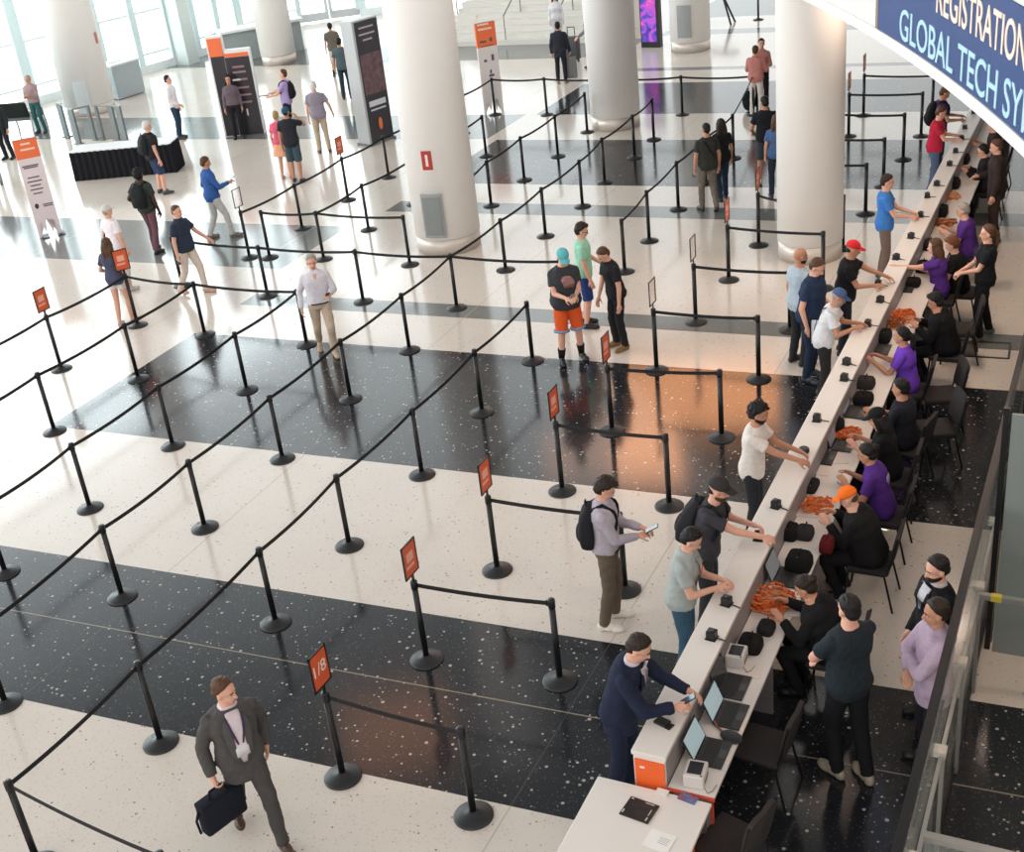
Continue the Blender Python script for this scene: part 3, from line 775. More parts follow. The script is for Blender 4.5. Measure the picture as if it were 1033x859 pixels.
# lanes in front of the counter: a sign post and a plain post joined by one belt
LN = [((346.3, 783.3), (478, 822.5), '1/8'), ((430.7, 665.4), (565, 686.8), 'plain'), ((501.8, 575.2), (630.7, 594.9), 'plain'), ((567.3, 495.4), (675.2, 510.5), 'plain'), ((617.5, 435), (728, 441.3), 'plain'),
      ((662.5, 373.7), (765.4, 382.5), 'clear'), ((702, 325), (797, 333), 'clear'), ((735.2, 282.6), (830, 291), 'plain'), ((765.4, 247.6), (850, 251), 'plain'),
      (None, (873, 216), 'plain'), (None, (891, 188), None), (None, (911, 161), None), ((856, 137.6), (929, 137.6), 'plain'), ((871, 116.7), (940, 118), 'plain')]
lane_lab = ['at the front lane marked 1/8', 'of the second counter lane', 'of the third counter lane by the backpack man', 'of the fourth counter lane', 'of the fifth counter lane', 'of the sixth counter lane', 'of the seventh counter lane',
            'of the eighth counter lane', 'of the ninth counter lane by the white column', 'of the tenth counter lane', 'of the eleventh counter lane', 'of the twelfth counter lane', 'of the thirteenth counter lane', 'of the farthest counter lane']
for i, (l, r, s) in enumerate(LN):
    pr_ = g2(*r); pl = g2(*l) if l else clear((pr_[0]-1.4, pr_[1]+.03), c4c, 1.0)
    a = stanchion(pl, ('belt stanchion with empty clear frame ' if s == 'clear' else 'belt stanchion with orange sign ' if s else 'belt stanchion on the aisle side ') + lane_lab[i], 'lane stanchions before the counter', s)
    b = stanchion(pr_, 'belt stanchion on the counter side ' + lane_lab[i], 'lane stanchions before the counter')
    if i == 8: belt(a, pl, (c4c.x-.57, c4c.y+.06), .01)
    else: belt(a, pl, pr_, .02)
# ------------------------------------------------------------------ registration counter
CW = mat('counter_white', (222, 216, 210), .35, 0, .015, 4); PANEL = mat('panel_grey_lilac', (140, 134, 136), .5, 0, .02, 4); ORG = mat('orange_laminate', (232, 98, 40), .45, 0, .03, 5)
X0, X1, XD, Y0, Y1 = -3.08, -2.785, -2.40, 7.10, 30.0
ct = empty('registration_counter', (X0, Y0, 0)); tag(ct, 'very long white registration counter running under the balcony', 'counter')
def lc(x, y, z): return (x-X0, y-Y0, z)
YM, YL = (Y0+Y1)/2, Y1-Y0
obj('countertop', boxm(*lc((X0+X1)/2, YM, 1.03), X1-X0, YL, .04, bev=.006), CW, ct)
obj('front_panel', boxm(*lc(X0+.05, YM+.02, .50), .03, YL-.06, 1.0), CW, ct)
obj('back_panel', boxm(*lc(X1-.02, YM+.02, .50), .025, YL-.06, 1.0), PANEL, ct)
e = obj('end_panel', boxm(*lc((X0+X1)/2, Y0+.025, .505), X1-X0-.03, .03, 1.0), CW, ct); obj('orange_inlay', boxm(*lc((X0+X1)/2+.004, Y0+.006, .50), X1-X0-.045, .014, .95), ORG, e); obj('small_white_sticker', boxm(*lc(X0+.09, Y0-.002, .90), .04, .004, .018), SW, e)
obj('work_surface', boxm(*lc((X1+XD)/2, YM, .735), XD-X1, YL, .03, bev=.004), CW, ct)
tr = obj('edge_trim', box(boxm(*lc((X1+XD)/2, Y0-.006, .735), XD-X1+.01, .012, .034), *lc(XD-.02, Y0+.0, .36), .02, .03, .72), mat('orange_red_trim', (206, 84, 60), .45, 0, .03, 6), ct)
for i in range(13):
    yy = Y0 + .10 + i*1.86
    if yy < Y1: obj('support_panel', boxm(*lc((X1+XD)/2-.02, yy, .36), XD-X1-.06, .03, .72), PANEL, ct)
# side desk across the near end
sd = empty('side_desk', (-2.88, 6.45, 0)); tag(sd, 'white side desk with black booklet across the near end of the counter', 'desk')
obj('desktop', boxm(0, 0, .735, .96, 1.18, .03, bev=.006), CW, sd); obj('modesty_panel', boxm(-.44, 0, .36, .03, 1.1, .72), CW, sd); obj('modesty_panel', boxm(.38, .30, .36, .03, .5, .72), ORG, sd)
for sx in (-.42, .42):
    for sy in (-.54, .54): obj('leg', boxm(sx, sy, .36, .04, .04, .72), mat('leg_grey', (120, 120, 122), .4, .5), sd)
def flat_item(name, label, cat, p, w, l, th, rgb, rz=0, group=None, extra=None, z=None):
    rt = empty(name, p, rz); tag(rt, label, cat, group)
    obj('cover' if extra else 'sheet', boxm(0, 0, th/2, w, l, th), rgb if not isinstance(rgb, tuple) else paint(rgb, .45), rt)
    if extra: extra(rt, w, l, th)
    return rt
def bars(rgb, spec):
    def f(rt, w, l, th):
        bm = bmesh.new()
        for (x, y, sx, sy) in spec: box(bm, x*w, y*l, th+.0006, sx*w, sy*l, .001)
        obj('print', bm, paint(rgb, .5), rt)
    return f
p = G(645, 817, .752); flat_item('booklet', 'black printed booklet lying on the white side desk', 'booklet', p, .25, .21, .008, mat('booklet_print', (40, 36, 34), .35, 0, .45, 14), -.12, None, bars((190, 180, 170), [(.36, .02, .03, .32), (.38, -.32, .05, .18), (-.40, .42, .10, .05), (-.44, -.3, .05, .18), (.2, .42, .3, .04)]))
p = G(668, 799, .752); flat_item('card', 'blank white card at the back edge of the side desk', 'card', p, .10, .07, .006, (226, 224, 220), -.05)
p = G(694, 805, .752); flat_item('leaflet', 'small blue and red leaflet on the side desk', 'leaflet', p, .15, .085, .004, mat('leaflet_print', (96, 108, 150), .4, 0, .5, 40), -.15, None, bars((186, 70, 74), [(-.32, -.1, .22, .5), (.2, .2, .3, .2)]))
p = G(665, 848, .752); flat_item('paper', 'white printed sheet near the bottom edge of the side desk', 'paper', p, .21, .19, .002, (232, 230, 226), -.12, None, bars((150, 150, 152), [(.16, .1, .4, .02), (.16, .2, .4, .02), (.16, 0, .4, .02), (.16, -.1, .4, .02)]))
# small black scanners along the counter
SCN = mat('scanner_black', (22, 22, 24), .35, 0, .08, 40); SCG = mat('scanner_lens', (70, 76, 84), .15, 0, .05, 30)
def scanner(px, i, rz):
    g = G(px[0], px[1], 1.085); rt = empty('badge_scanner', (g.x, g.y, 1.05), rz)
    tag(rt, 'small black cube scanner on white counter, %s from the near end' % ORD[i], 'scanner', 'scanners along the counter')
    b = obj('body', boxm(0, 0, .045, .085, .085, .078, bev=.008), SCN, rt); obj('foot', boxm(0, 0, .003, .10, .10, .006), SCN, rt)
    obj('lens', lathe(bmesh.new(), [(.024, 0), (.024, .012), (.018, .014)], 18, (0, 0, .083)), SCG, b)
    obj('cable', tube(bmesh.new(), [(.04, 0, .012), (.09, .004, .008), (.14, -.004, .007)], .006), SCN, rt)
    obj('status_strip', boxm(-.0435, 0, .06, .002, .05, .012), paint((150, 150, 150), .3), b)
SCX = [(718, 640), (733, 606), (765, 540.6), (782.8, 508.4), (824, 421.4), (851.6, 380.5), (854, 364.5), (875.5, 326), (888, 302), (886, 285.6), (904, 259), (919, 237.8), (928.6, 216.4), (935.4, 197), (945, 185), (958, 165), (964, 152), (970, 139)]
for i, q in enumerate(SCX): scanner(q, i, random.uniform(-.3, .3))
for i, q in enumerate([(973.4, 128), (982.4, 112.6)]):
    g = G(q[0], q[1], 1.085); rt = empty('badge_scanner', (g.x, g.y, 1.05)); tag(rt, ['black scanner on the counter beside the white lip of the balcony', 'farthest black scanner, where the balcony lip hides the counter'][i], 'scanner', 'scanners along the counter')
    obj('body', boxm(0, 0, .045, .085, .085, .078, bev=.008), SCN, rt); obj('foot', boxm(0, 0, .003, .1, .1, .006), SCN, rt)
g = G(811, 455, 1.06); rt = empty('round_speaker', (g.x, g.y, 1.05)); tag(rt, 'round black puck on counter before the bearded man in white', 'speaker')
obj('body', lathe(bmesh.new(), [(.055, 0), (.06, .01), (.06, .04), (.05, .055)], 24), SCN, rt, True); obj('top_disc', lathe(bmesh.new(), [(.045, .055), (.04, .058)], 24), SCG, rt)
g = G(668, 728, 1.06); rt = empty('wallet', (g.x+.0, g.y, 1.05), -.3); tag(rt, 'black wallet on the counter beside the navy suit man', 'wallet')
obj('leather_fold', boxm(0, 0, .012, .12, .09, .022, bev=.006), mat('black_leather', (26, 24, 24), .5, 0, .1, 50, bump=.2), rt); obj('flap', boxm(.075, -.005, .005, .05, .075, .008), mat('black_leather', (26, 24, 24)), rt)
# ------------------------------------------------------------------ things on the work surface
DZ = .752
LID = mat('laptop_grey', (52, 52, 54), .4, .3, .04, 30); KEY = mat('laptop_keys', (26, 26, 28), .5, 0, .1, 200)
def laptop(px, label, rz=PI/2, open_=100, lit=(150, 170, 176), rgb=None):
    """screen towards the wall panel, keyboard towards the staff side"""
    g = G(px[0], px[1], DZ); rt = empty('laptop', (g.x, g.y, DZ), rz); tag(rt, label, 'laptop', 'laptops on the work surface')
    md = LID if rgb is None else paint(rgb, .4)
    obj('base', boxm(0, 0, .010, .33, .225, .018, bev=.004), md, rt); kb = obj('keyboard', boxm(0, .022, .0195, .29, .115, .003), KEY, rt)
    bm = bmesh.new()
    for r in range(5):
        for c in range(13): box(bm, -.133+c*.0222, .067-r*.0222, .022, .017, .017, .002)
    obj('keys', bm, mat('key_caps', (40, 40, 42), .5, vary=0), kb); obj('touchpad', boxm(0, -.075, .0195, .10, .055, .002), mat('touchpad', (66, 66, 68), .35, vary=0), rt)
    M = Matrix.Translation((0, .112, .018)) @ Matrix.Rotation(math.radians(90-open_), 4, 'X')
    s = obj('screen_lid', boxm(0, .004, .115, .33, .008, .23, M, bev=.003), md, rt)
    obj('screen', boxm(0, -.0012, .117, .305, .002, .19, M), mat('screen_%d' % lit[0], lit, .15, vary=0, emit=.55 if lit[0] > 80 else .05), s)
laptop((720, 760), 'open grey laptop nearest the end of the counter', open_=115)
laptop((738, 722), 'open laptop with round white sticker, second from near end', open_=112)
laptop((741, 693), 'open dark laptop beside the white printer, third from near end', open_=105, lit=(46, 50, 54))
laptop((832, 462), 'black laptop before the woman in purple polo', open_=110, lit=(60, 62, 66))
laptop((851, 449), 'grey laptop on the desk before black cap woman', open_=108, lit=(96, 96, 100))
laptop((864, 416), 'black laptop between orange lanyards and folding bag', open_=104, lit=(110, 112, 114))
laptop((889, 353), 'small laptop in front of the ponytail woman in purple', open_=112, lit=(120, 122, 126))
laptop((795, 583), 'laptop behind the big orange lanyard heap', open_=110, lit=(110, 118, 120))
laptop((914, 291), 'black laptop beside the arm of the woman in purple', open_=120, lit=(30, 30, 34))
g = G(735, 728, DZ+.03); 
PRW = mat('printer_white', (206, 202, 198), .4, 0, .02, 10)
def printer(px, label, rz=0):
    g = G(px[0], px[1], DZ+.06); rt = empty('label_printer', (g.x, g.y, DZ), rz); tag(rt, label, 'printer', 'label printers on the work surface')
    b = obj('housing', boxm(0, 0, .065, .17, .20, .13, bev=.014), PRW, rt); obj('lid_window', boxm(0, .0, .132, .115, .14, .006, bev=.002), mat('smoked_window', (44, 44, 48), .15, 0, .2, 8), b); obj('label_slot', boxm(.086, 0, .05, .004, .12, .02), BLACK, b); obj('button', boxm(.06, -.085, .132, .02, .015, .006), paint((120, 120, 120)), b)
    obj('power_cable', tube(bmesh.new(), [(.08, -.09, .03), (.12, -.13, .01), (.15, -.10, .006), (.17, -.02, .005)], .005), mat('cable_grey', (150, 140, 134), .5), rt)
printer((702, 781), 'white label printer with dark window at the near end', .1)
printer((743, 662), 'white label printer beyond the third laptop', .05)
g = G(736, 741, DZ+.02); rt = empty('hand_paddle', (g.x, g.y, DZ), -.4); tag(rt, 'black oval hand fan with red handle beside the laptops', 'hand fan')
bm = bmesh.new(); ell(bm, (.02, 0, .012), (.105, .075, .010), None, 3); obj('blade', bm, SCN, rt, True)
obj('handle', tube(bmesh.new(), [(-.08, 0, .012), (-.16, .02, .016), (-.21, .05, .02)], .010), mat('brown_handle', (130, 78, 52), .5), rt); bm = bmesh.new(); ell(bm, (-.225, .06, .02), .018); obj('red_knob', bm, paint((120, 30, 34)), rt, True)
LY = [mat('lanyard_orange', (226, 112, 50), .8, 0, .15, 40), mat('lanyard_pale', (214, 150, 110), .8, 0, .12, 40), mat('lanyard_brown', (150, 84, 48), .8, 0, .15, 40)]
def lanyards(px, label, r, k, mi=0, hgt=.07):
    g = G(px[0], px[1], DZ+.02); rt = empty('lanyard_heap', (g.x, g.y, DZ)); tag(rt, label, 'lanyards', 'heaps of orange lanyards')
    bm = bmesh.new(); bm2 = bmesh.new()
    for i in range(k):
        x, y = random.uniform(-r*.8, r*.8), random.uniform(-r, r); a0 = random.uniform(0, 6.28); rr = random.uniform(.04, .08); z = random.uniform(.01, hgt)*(1-.5*(abs(x)+abs(y))/(2*r)); ph = random.uniform(0, 6)
        pts = [Vector((x+rr*math.cos(a0+t)*1.4, y+rr*math.sin(a0+t), max(.008, z+.02*math.sin(2*t+ph)))) for t in [j*.9 for j in range(7)]]
        for a, b2 in zip(pts, pts[1:]): frus(bm if i % 3 else bm2, a, b2, .013, .013, 6, .3, Vector((0, 0, 1)))
    s = obj('orange_ribbon', bm, LY[mi], rt, True); s['kind'] = 'stuff'
    s = obj('pale_ribbon', bm2, LY[1], rt, True); s['kind'] = 'stuff'
lanyards((778, 606), 'largest heap of orange lanyards, before the seated black hoodie', .17, 60, 0, .10)
lanyards((824, 510), 'heap of orange lanyards beside the orange cap', .11, 30)
lanyards((856, 437), 'orange lanyards in front of the black cap woman', .10, 26)
lanyards((911, 317), 'orange lanyards on papers near the dark haired staff member', .12, 30)
lanyards((903, 327), 'brown lanyard bundle at the edge of the work surface', .10, 24, 2)
lanyards((953, 225), 'auburn lanyards far along the counter under the balcony', .14, 30, 2)
lanyards((958, 198), 'pale orange lanyards beyond the grey haired staff member', .14, 30, 1)
def pouch(px, label, rgb, sx=.2, sy=.28, sz=.12, rz=0):
    g = G(px[0], px[1], DZ+sz*.5); rt = empty('soft_bag', (g.x, g.y, DZ), rz); tag(rt, label, 'bag', 'dark bags on the work surface')
    bm = bmesh.new(); rings = []
    for z, k in ((0, .92), (sz*.15, 1), (sz*.6, .98), (sz*.9, .82), (sz, .6)):
        rings.append([Vector((sx/2*k*math.copysign(abs(math.cos(t))**.5, math.cos(t)), sy/2*k*math.copysign(abs(math.sin(t))**.5, math.sin(t)), z)) for t in [2*PI*i/28 for i in range(28)]])
    loft(bm, rings); b = obj('pouch', bm, cloth(rgb), rt, True)
    obj('zip', boxm(0, 0, sz+.001, .012, sy*.55, .006), paint((90, 90, 92)), b); obj('carry_handle', tube(bmesh.new(), [(0, -.06, sz-.005), (.01, -.04, sz+.035), (.01, .04, sz+.035), (0, .06, sz-.005)], .008), cloth(rgb), b)
pouch((796, 535), 'black bag under the counter edge beside the orange cap', (22, 22, 24), .2, .26)
pouch((812, 536), 'grey and black bag beside the maroon pouch', (46, 46, 48), .18, .2)
pouch((806, 565), 'black rucksack lying on the desk by the reaching arm', (18, 20, 20), .26, .28, .16)
pouch((757, 648), 'black bag on the desk beyond the second printer', (26, 24, 24), .22, .22, .13)
pouch((873, 385), 'dark grey padded bag behind the ponytail woman', (50, 48, 48), .24, .24, .12)
pouch((871, 401), 'black padded bag next to the work surface edge', (24, 24, 26), .24, .26, .12)
pouch((834, 548), 'maroon pouch in front of the orange cap staff member', (92, 26, 28), .14, .2, .14)
pouch((931, 268), 'dark bag beside the woman in purple further along', (30, 28, 30), .2, .3, .14)
pouch((950, 212), 'black bag below the counter edge far along', (24, 24, 26), .2, .35, .16)
pouch((819, 489), 'slim dark sleeve between the orange cap lanyards and counter', (34, 32, 34), .14, .3, .07)
pouch((846, 428), 'dark bag tucked against the panel by the bearded man', (30, 28, 30), .12, .22, .12)
pouch((893, 338), 'black bag at the counter edge beyond the violet tee', (26, 26, 28), .16, .3, .14)
pouch((921, 284), 'black case on the desk under the reaching arm', (22, 22, 24), .22, .26, .10)
pouch((938, 246), 'dark bag between the purple tee woman and the counter edge', (36, 32, 34), .18, .32, .13)
pouch((962, 184), 'black case beyond the grey haired staff member', (24, 24, 26), .22, .4, .14)
pouch((972, 160), 'dark case below the glasses wearing staff member', (30, 28, 28), .22, .4, .14)
pouch((773, 632), 'grey and black pouch at the near end of the lanyard heap', (40, 38, 40), .16, .2, .09)
for i, (px, lab, w, l, rz) in enumerate([((868, 437), 'white sheets on the desk before black cap woman', .22, .34, .2), ((919, 320), 'pale papers beneath the orange lanyards', .3, .36, .5), ((815, 514), 'white sheets beneath the lanyards by the orange cap', .26, .3, .1), ((829, 473), 'pale papers beside the black laptop', .2, .28, 0), ((846, 462), 'white notepad before the woman in purple polo', .2, .26, .3), ((796, 612), 'white sheet at the edge of the big lanyard heap', .2, .3, .2), ((757, 676), 'white sheet between printer and dark laptop', .2, .2, .1)]):
    g = G(px[0], px[1], DZ); flat_item('papers', lab, 'papers', g, w, l, .004, (222, 210, 202), rz, 'papers on the work surface')
# ------------------------------------------------------------------ chairs on the staff side
CF_ = mat('chair_frame', (24, 24, 26), .4, .4, .05, 40); CS_ = mat('chair_grey_fabric', (54, 50, 50), .85, 0, .1, 60, .2, bump=.2)
def make_chair():
    rt = empty('stacking_chair', (0, 0, 0))
    bm = boxm(0, 0, .455, .44, .43, .055, bev=.02); obj('seat', bm, CS_, rt, True)
    M = Matrix.Translation((0, -.205, .47)) @ Matrix.Rotation(.19, 4, 'X')
    bm = bmesh.new(); rings = []
    for z, w in ((.08, .19), (.12, .205), (.30, .21), (.42, .20), (.455, .16), (.462, .10)):
        rings.append([M @ Vector((x, y, z)) for x, y in ((-w, -.02), (0, -.028), (w, -.02), (w, .02), (0, .012), (-w, .02))])
    loft(bm, rings); obj('backrest', bm, CS_, rt)
    for sx in (-1, 1):
        obj('leg', tube(bmesh.new(), [(sx*.205, .19, .43), (sx*.225, .235, 0)], .012), CF_, rt)
        obj('leg', tube(bmesh.new(), [(sx*.205, -.17, .43), (sx*.225, -.27, 0)], .012), CF_, rt)
        obj('back_post', tube(bmesh.new(), [(sx*.205, -.19, .43), (sx*.205, -.225, .55), (sx*.205, -.295, .90)], .012), CF_, rt)
    obj('seat_frame', tube(bmesh.new(), [(-.205, -.18, .425), (.205, -.18, .425), (.205, .19, .425), (-.205, .19, .425), (-.205, -.18, .425)], .011), CF_, rt)
    return rt
CHN = [0]; CH0 = make_chair()
def chair(x, y, face, label):
    rz = -math.radians(face)
    c = CH0 if CHN[0] == 0 else dup(CH0, (0, 0, 0)); CHN[0] += 1
    c.location = (x, y, 0); c.rotation_euler = (0, 0, rz)
    tag(c, label, 'chair', 'chairs on the staff side')
    return c
# ------------------------------------------------------------------ glass partition
gp = empty('glass_partition', (-.82, 5.6, 0)); tag(gp, 'long glass partition with dark top rail beside the two standing men', 'partition', kind='structure')
PG = glass_mat('partition_glass', (168, 176, 172), .32, .10)
DK = mat('dark_rail', (26, 26, 28), .4, .3, .05, 20); PALE = mat('pale_bracket', (196, 190, 180), .5, 0, .03, 20); AL = mat('aluminium', (170, 172, 170), .35, .6, .03, 30)
Lp = 14.5
obj('glass_pane', boxm(0, Lp/2, .86, .016, Lp, 1.62), PG, gp)
obj('top_rail', boxm(-.04, Lp/2, 1.66, .07, Lp, .06), DK, gp); obj('middle_rail', boxm(.03, Lp/2, 1.18, .03, Lp, .035), AL, gp); obj('floor_channel', boxm(0, Lp/2, .04, .06, Lp, .08), DK, gp)
for i in range(12):
    y = .95 + i*1.12
    pp = obj('post', boxm(.04, y, .60, .03, .05, 1.18), AL, gp)
    obj('bracket', boxm(.02, y, 1.20, .09, .10, .05), PALE, pp)
fp = empty('frosted_panel', (-.74, 10.6, 0)); tag(fp, 'pale frosted glass panel with yellow taped bar behind the partition', 'panel', kind='structure')
FR = mat('frosted_panel', (122, 132, 130), .45, 0, .02, 5)
obj('frosted_sheet', boxm(.95, .0, 1.30, 1.8, .03, 2.6), FR, fp); b_ = obj('cross_bar', boxm(.85, -.8, 1.18, 1.8, .05, .05), AL, fp); obj('yellow_tape', boxm(.10, -.8, 1.18, .09, .056, .056), paint((210, 190, 70)), b_)
obj('side_frame', boxm(.0, .03, 1.32, .05, .05, 2.64), DK, fp); obj('side_frame', boxm(0.03, 2.2, 1.32, .05, .05, 2.64), DK, fp); obj('tinted_sheet', boxm(.02, 3.9, 1.32, .03, 7.6, 2.6), glass_mat('dark_tint', (50, 54, 54), .55), fp)
ep = empty('glass_end_panel', (-.78, 6.8, 0)); tag(ep, 'glass end panel with white top rail beside the dark floor', 'panel', kind='structure')
obj('pane', boxm(.8, 0, .58, 1.6, .014, 1.12), PG, ep); obj('white_top_rail', boxm(.8, 0, 1.18, 1.6, .06, .05), AL, ep); obj('floor_channel', boxm(.8, 0, .03, 1.6, .06, .06), DK, ep)
# ------------------------------------------------------------------ standing signs, kiosk, screen, table
def stand_sign(a, b, hgt, label, col_top, body_rgb, name='standing_sign', top_frac=.2, th=.06):
    pa, pb = G(*a), G(*b); d = pb-pa; w = d.length; ang = math.atan2(d.y, d.x); mid = (pa+pb)/2
    rt = empty(name, (mid.x, mid.y, 0), ang); tag(rt, label, 'sign')
    bm = bmesh.new()
    # cut-out skyline foot: the board stands on three pointed legs
    prof = [(-w/2, .0), (-w/2+.05, 0), (-w/2+.10, .34), (-w*.12, .10), (-w*.02, .40), (w*.16, .06), (w*.30, .36), (w/2-.05, .0), (w/2, 0), (w/2, hgt), (-w/2, hgt)]
    f0 = [bm.verts.new((x, -th/2, z)) for x, z in prof]; f1 = [bm.verts.new((x, th/2, z)) for x, z in prof]
    bm.faces.new(f0); bm.faces.new(list(reversed(f1)))
    for i in range(len(prof)): j = (i+1) % len(prof); bm.faces.new((f0[j], f0[i], f1[i], f1[j]))
    bmesh.ops.triangulate(bm, faces=[f for f in bm.faces if len(f.verts) > 4])
    obj('board', bm, paint(body_rgb, .5), rt)
    obj('orange_header', boxm(0, -.0, hgt*(1-top_frac/2), w+.004, th+.008, hgt*top_frac), mat('header_orange', (232, 112, 64), .5, 0, .03, 3), rt)
    return rt, w, ang
TXT = paint((92, 84, 92), .6); LTX = paint((240, 206, 186), .6)
r1, w1, a1 = stand_sign((40, 240), (63, 235), 2.2, 'leaning white sign with orange header beyond the open floor', None, (222, 210, 212), top_frac=.19)
bm = bmesh.new()
for i, (z, ww) in enumerate(((1.62, .7), (1.58, .6), (1.36, .5), (1.27, .62), (1.18, .45), (1.09, .55), (1.0, .4))): box(bm, -.02, -.032, z, w1*ww, .004, .028)
obj('printed_lines', bm, TXT, r1)
bm = bmesh.new(); box(bm, 0, -.036, 2.10, w1*.4, .004, .04); box(bm, .02, -.036, 1.98, w1*.6, .004, .04); obj('header_print', bm, LTX, r1)
bm = bmesh.new(); ell(bm, (-.12*w1*2, -.034, .72), (.045, .006, .06)); box(bm, .12, -.034, .73, .22, .004, .02); box(bm, .12, -.034, .69, .2, .004, .02); obj('emblem', bm, paint((60, 52, 60)), r1)
for sx in (-.12, .22): obj('foot', boxm(sx*w1*2, .0, .012, .16, .34, .024), paint((44, 46, 54)), r1)
r2, w2, a2 = stand_sign((489, 116), (508, 112), 2.4, 'white sign with orange header behind the back belt row', None, (220, 212, 210), top_frac=.26)
bm = bmesh.new(); box(bm, -.06, -.036, 2.36, w2*.6, .004, .05); box(bm, -.02, -.036, 2.24, w2*.7, .004, .05); box(bm, -.2, -.036, 2.58, .06, .004, .08); obj('header_print', bm, LTX, r2)
bm = bmesh.new()
for x, z, s_, t_ in ((-.16, 1.92, .3, .05), (.18, 1.95, .12, .1), (0, 1.80, .6, .02), (-.14, 1.42, .14, .06), (.18, 1.48, .12, .16), (.06, 1.02, .24, .06), (.04, 1.12, .08, .1)): box(bm, x*w2*1.2, -.034, z, s_*w2*1.1, .004, t_)
obj('printed_marks', bm, TXT, r2)
# tall banner tower
ta = G(374, 148); ang = math.radians(75); w = .88; tb = ta + Vector((math.cos(ang), math.sin(ang), 0))*w
tt = empty('banner_tower', ((ta+tb)/2), ang); tag(tt, 'tall grey banner tower with dark poster of a crowd', 'banner tower'); TH = 3.12
obj('housing', boxm(0, .22, TH/2, w, .44, TH, bev=.02), mat('tower_grey', (176, 180, 182), .45, 0, .02, 4), tt)
fpn = obj('poster', boxm(.02, -.006, TH/2, w-.10, .012, TH-.08), mat('poster_dark', (52, 48, 56), .4, 0, .08, 3), tt)
obj('crowd_photo', boxm(.02, -.014, TH*.57, w-.16, .008, 1.0), mat('crowd_picture', (104, 78, 84), .45, 0, .45, 7), fpn)
bm = bmesh.new()
for z, ww in ((2.92, .56), (2.76, .62), (2.62, .36)): box(bm, .0, -.015, z, w*ww, .006, .08 if z > 3 else .04)
obj('headline_print', bm, paint((176, 168, 172)), fpn)
bm = bmesh.new(); box(bm, .02, -.015, 1.04, w*.66, .006, .14); box(bm, .02, -.015, .88, w*.6, .006, .04); obj('white_print', bm, paint((206, 210, 216)), fpn)
bm = bmesh.new(); ell(bm, (.02, -.015, .50), (.07, .008, .16)); obj('flame_emblem', bm, paint((224, 120, 70)), fpn)
obj('foot_plate', boxm(0, .22, .03, w+.06, .5, .06), paint((110, 116, 118)), tt)
# black information board
ba, bb_ = G(229, 138), G(267, 134); d = bb_-ba; w = d.length; ang = math.atan2(d.y, d.x)
kb = empty('information_board', ((ba+bb_)/2), ang); tag(kb, 'black information board with orange strip and stepped top', 'board')
obj('white_frame', box(box(bmesh.new(), -w*.34, .10, 1.36, w*.42, .2, 2.72), w*.18, .10, 1.16, w*.68, .2, 2.32), paint((222, 226, 226)), kb)
pn = obj('dark_face', box(box(bmesh.new(), -w*.33, -.006, 1.12, w*.34, .012, 2.2), w*.17, -.006, 1.06, w*.62, .012, 2.12), mat('board_black', (36, 32, 40), .35, 0, .08, 4), kb)
obj('orange_tab', boxm(-w*.33, -.008, 2.42, w*.36, .014, .48), mat('header_orange', (232, 112, 64)), pn); obj('orange_strip', boxm(w*.17, -.008, 2.18, w*.6, .014, .10), mat('header_orange', (232, 112, 64)), pn)
bm = bmesh.new()
for z, ww in ((1.86, .3), (1.72, .34), (1.52, .34), (1.30, .36), (1.10, .4), (.9, .36)): box(bm, w*.16, -.015, z, w*ww, .006, .05)
obj('printed_lines', bm, paint((150, 116, 120)), pn)
obj('white_print', boxm(w*.05, -.016, 1.52, w*.2, .006, .05), paint((220, 214, 214)), pn); obj('white_print', boxm(w*.17, -.015, .62, .04, .006, .18), paint((220, 214, 214)), pn)
# screen totem
sa, sb = G(647, 48), G(666, 48); d = sb-sa; w = d.length; ang = math.atan2(d.y, d.x)
sc_ = empty('screen_totem', ((sa+sb)/2), ang); tag(sc_, 'black upright screen showing pink and violet cloud image', 'screen')
obj('casing', boxm(0, .12, 1.3, w, .24, 2.6, bev=.01), BLACK, sc_)
def nebula():
    m = bpy.data.materials.new('screen_image'); m.use_nodes = True; nt = m.node_tree; b = nt.nodes['Principled BSDF']
    tc = nt.nodes.new('ShaderNodeTexCoord'); nz = nt.nodes.new('ShaderNodeTexNoise'); nz.inputs['Scale'].default_value = 2.6; nz.inputs['Detail'].default_value = 6; nz.inputs['Distortion'].default_value = 1.2
    cr = nt.nodes.new('ShaderNodeValToRGB'); e = cr.color_ramp.elements
    e[0].position = .30; e[0].color = (*lin((50, 36, 120)), 1); e[1].position = .72; e[1].color = (*lin((255, 214, 240)), 1)
    for p, c in ((.42, (98, 70, 200)), (.50, (176, 90, 220)), (.60, (240, 70, 190))):
        x = e.new(p); x.color = (*lin(c), 1)
    nt.links.new(tc.outputs['Object'], nz.inputs['Vector']); nt.links.new(nz.outputs['Fac'], cr.inputs[0]); nt.links.new(cr.outputs[0], b.inputs['Emission Color']); b.inputs['Emission Strength'].default_value = 1.0; b.inputs['Base Color'].default_value = (0, 0, 0, 1)
    return m
obj('display', boxm(-.03, -.004, 1.36, w-.14, .008, 2.36), nebula(), sc_)
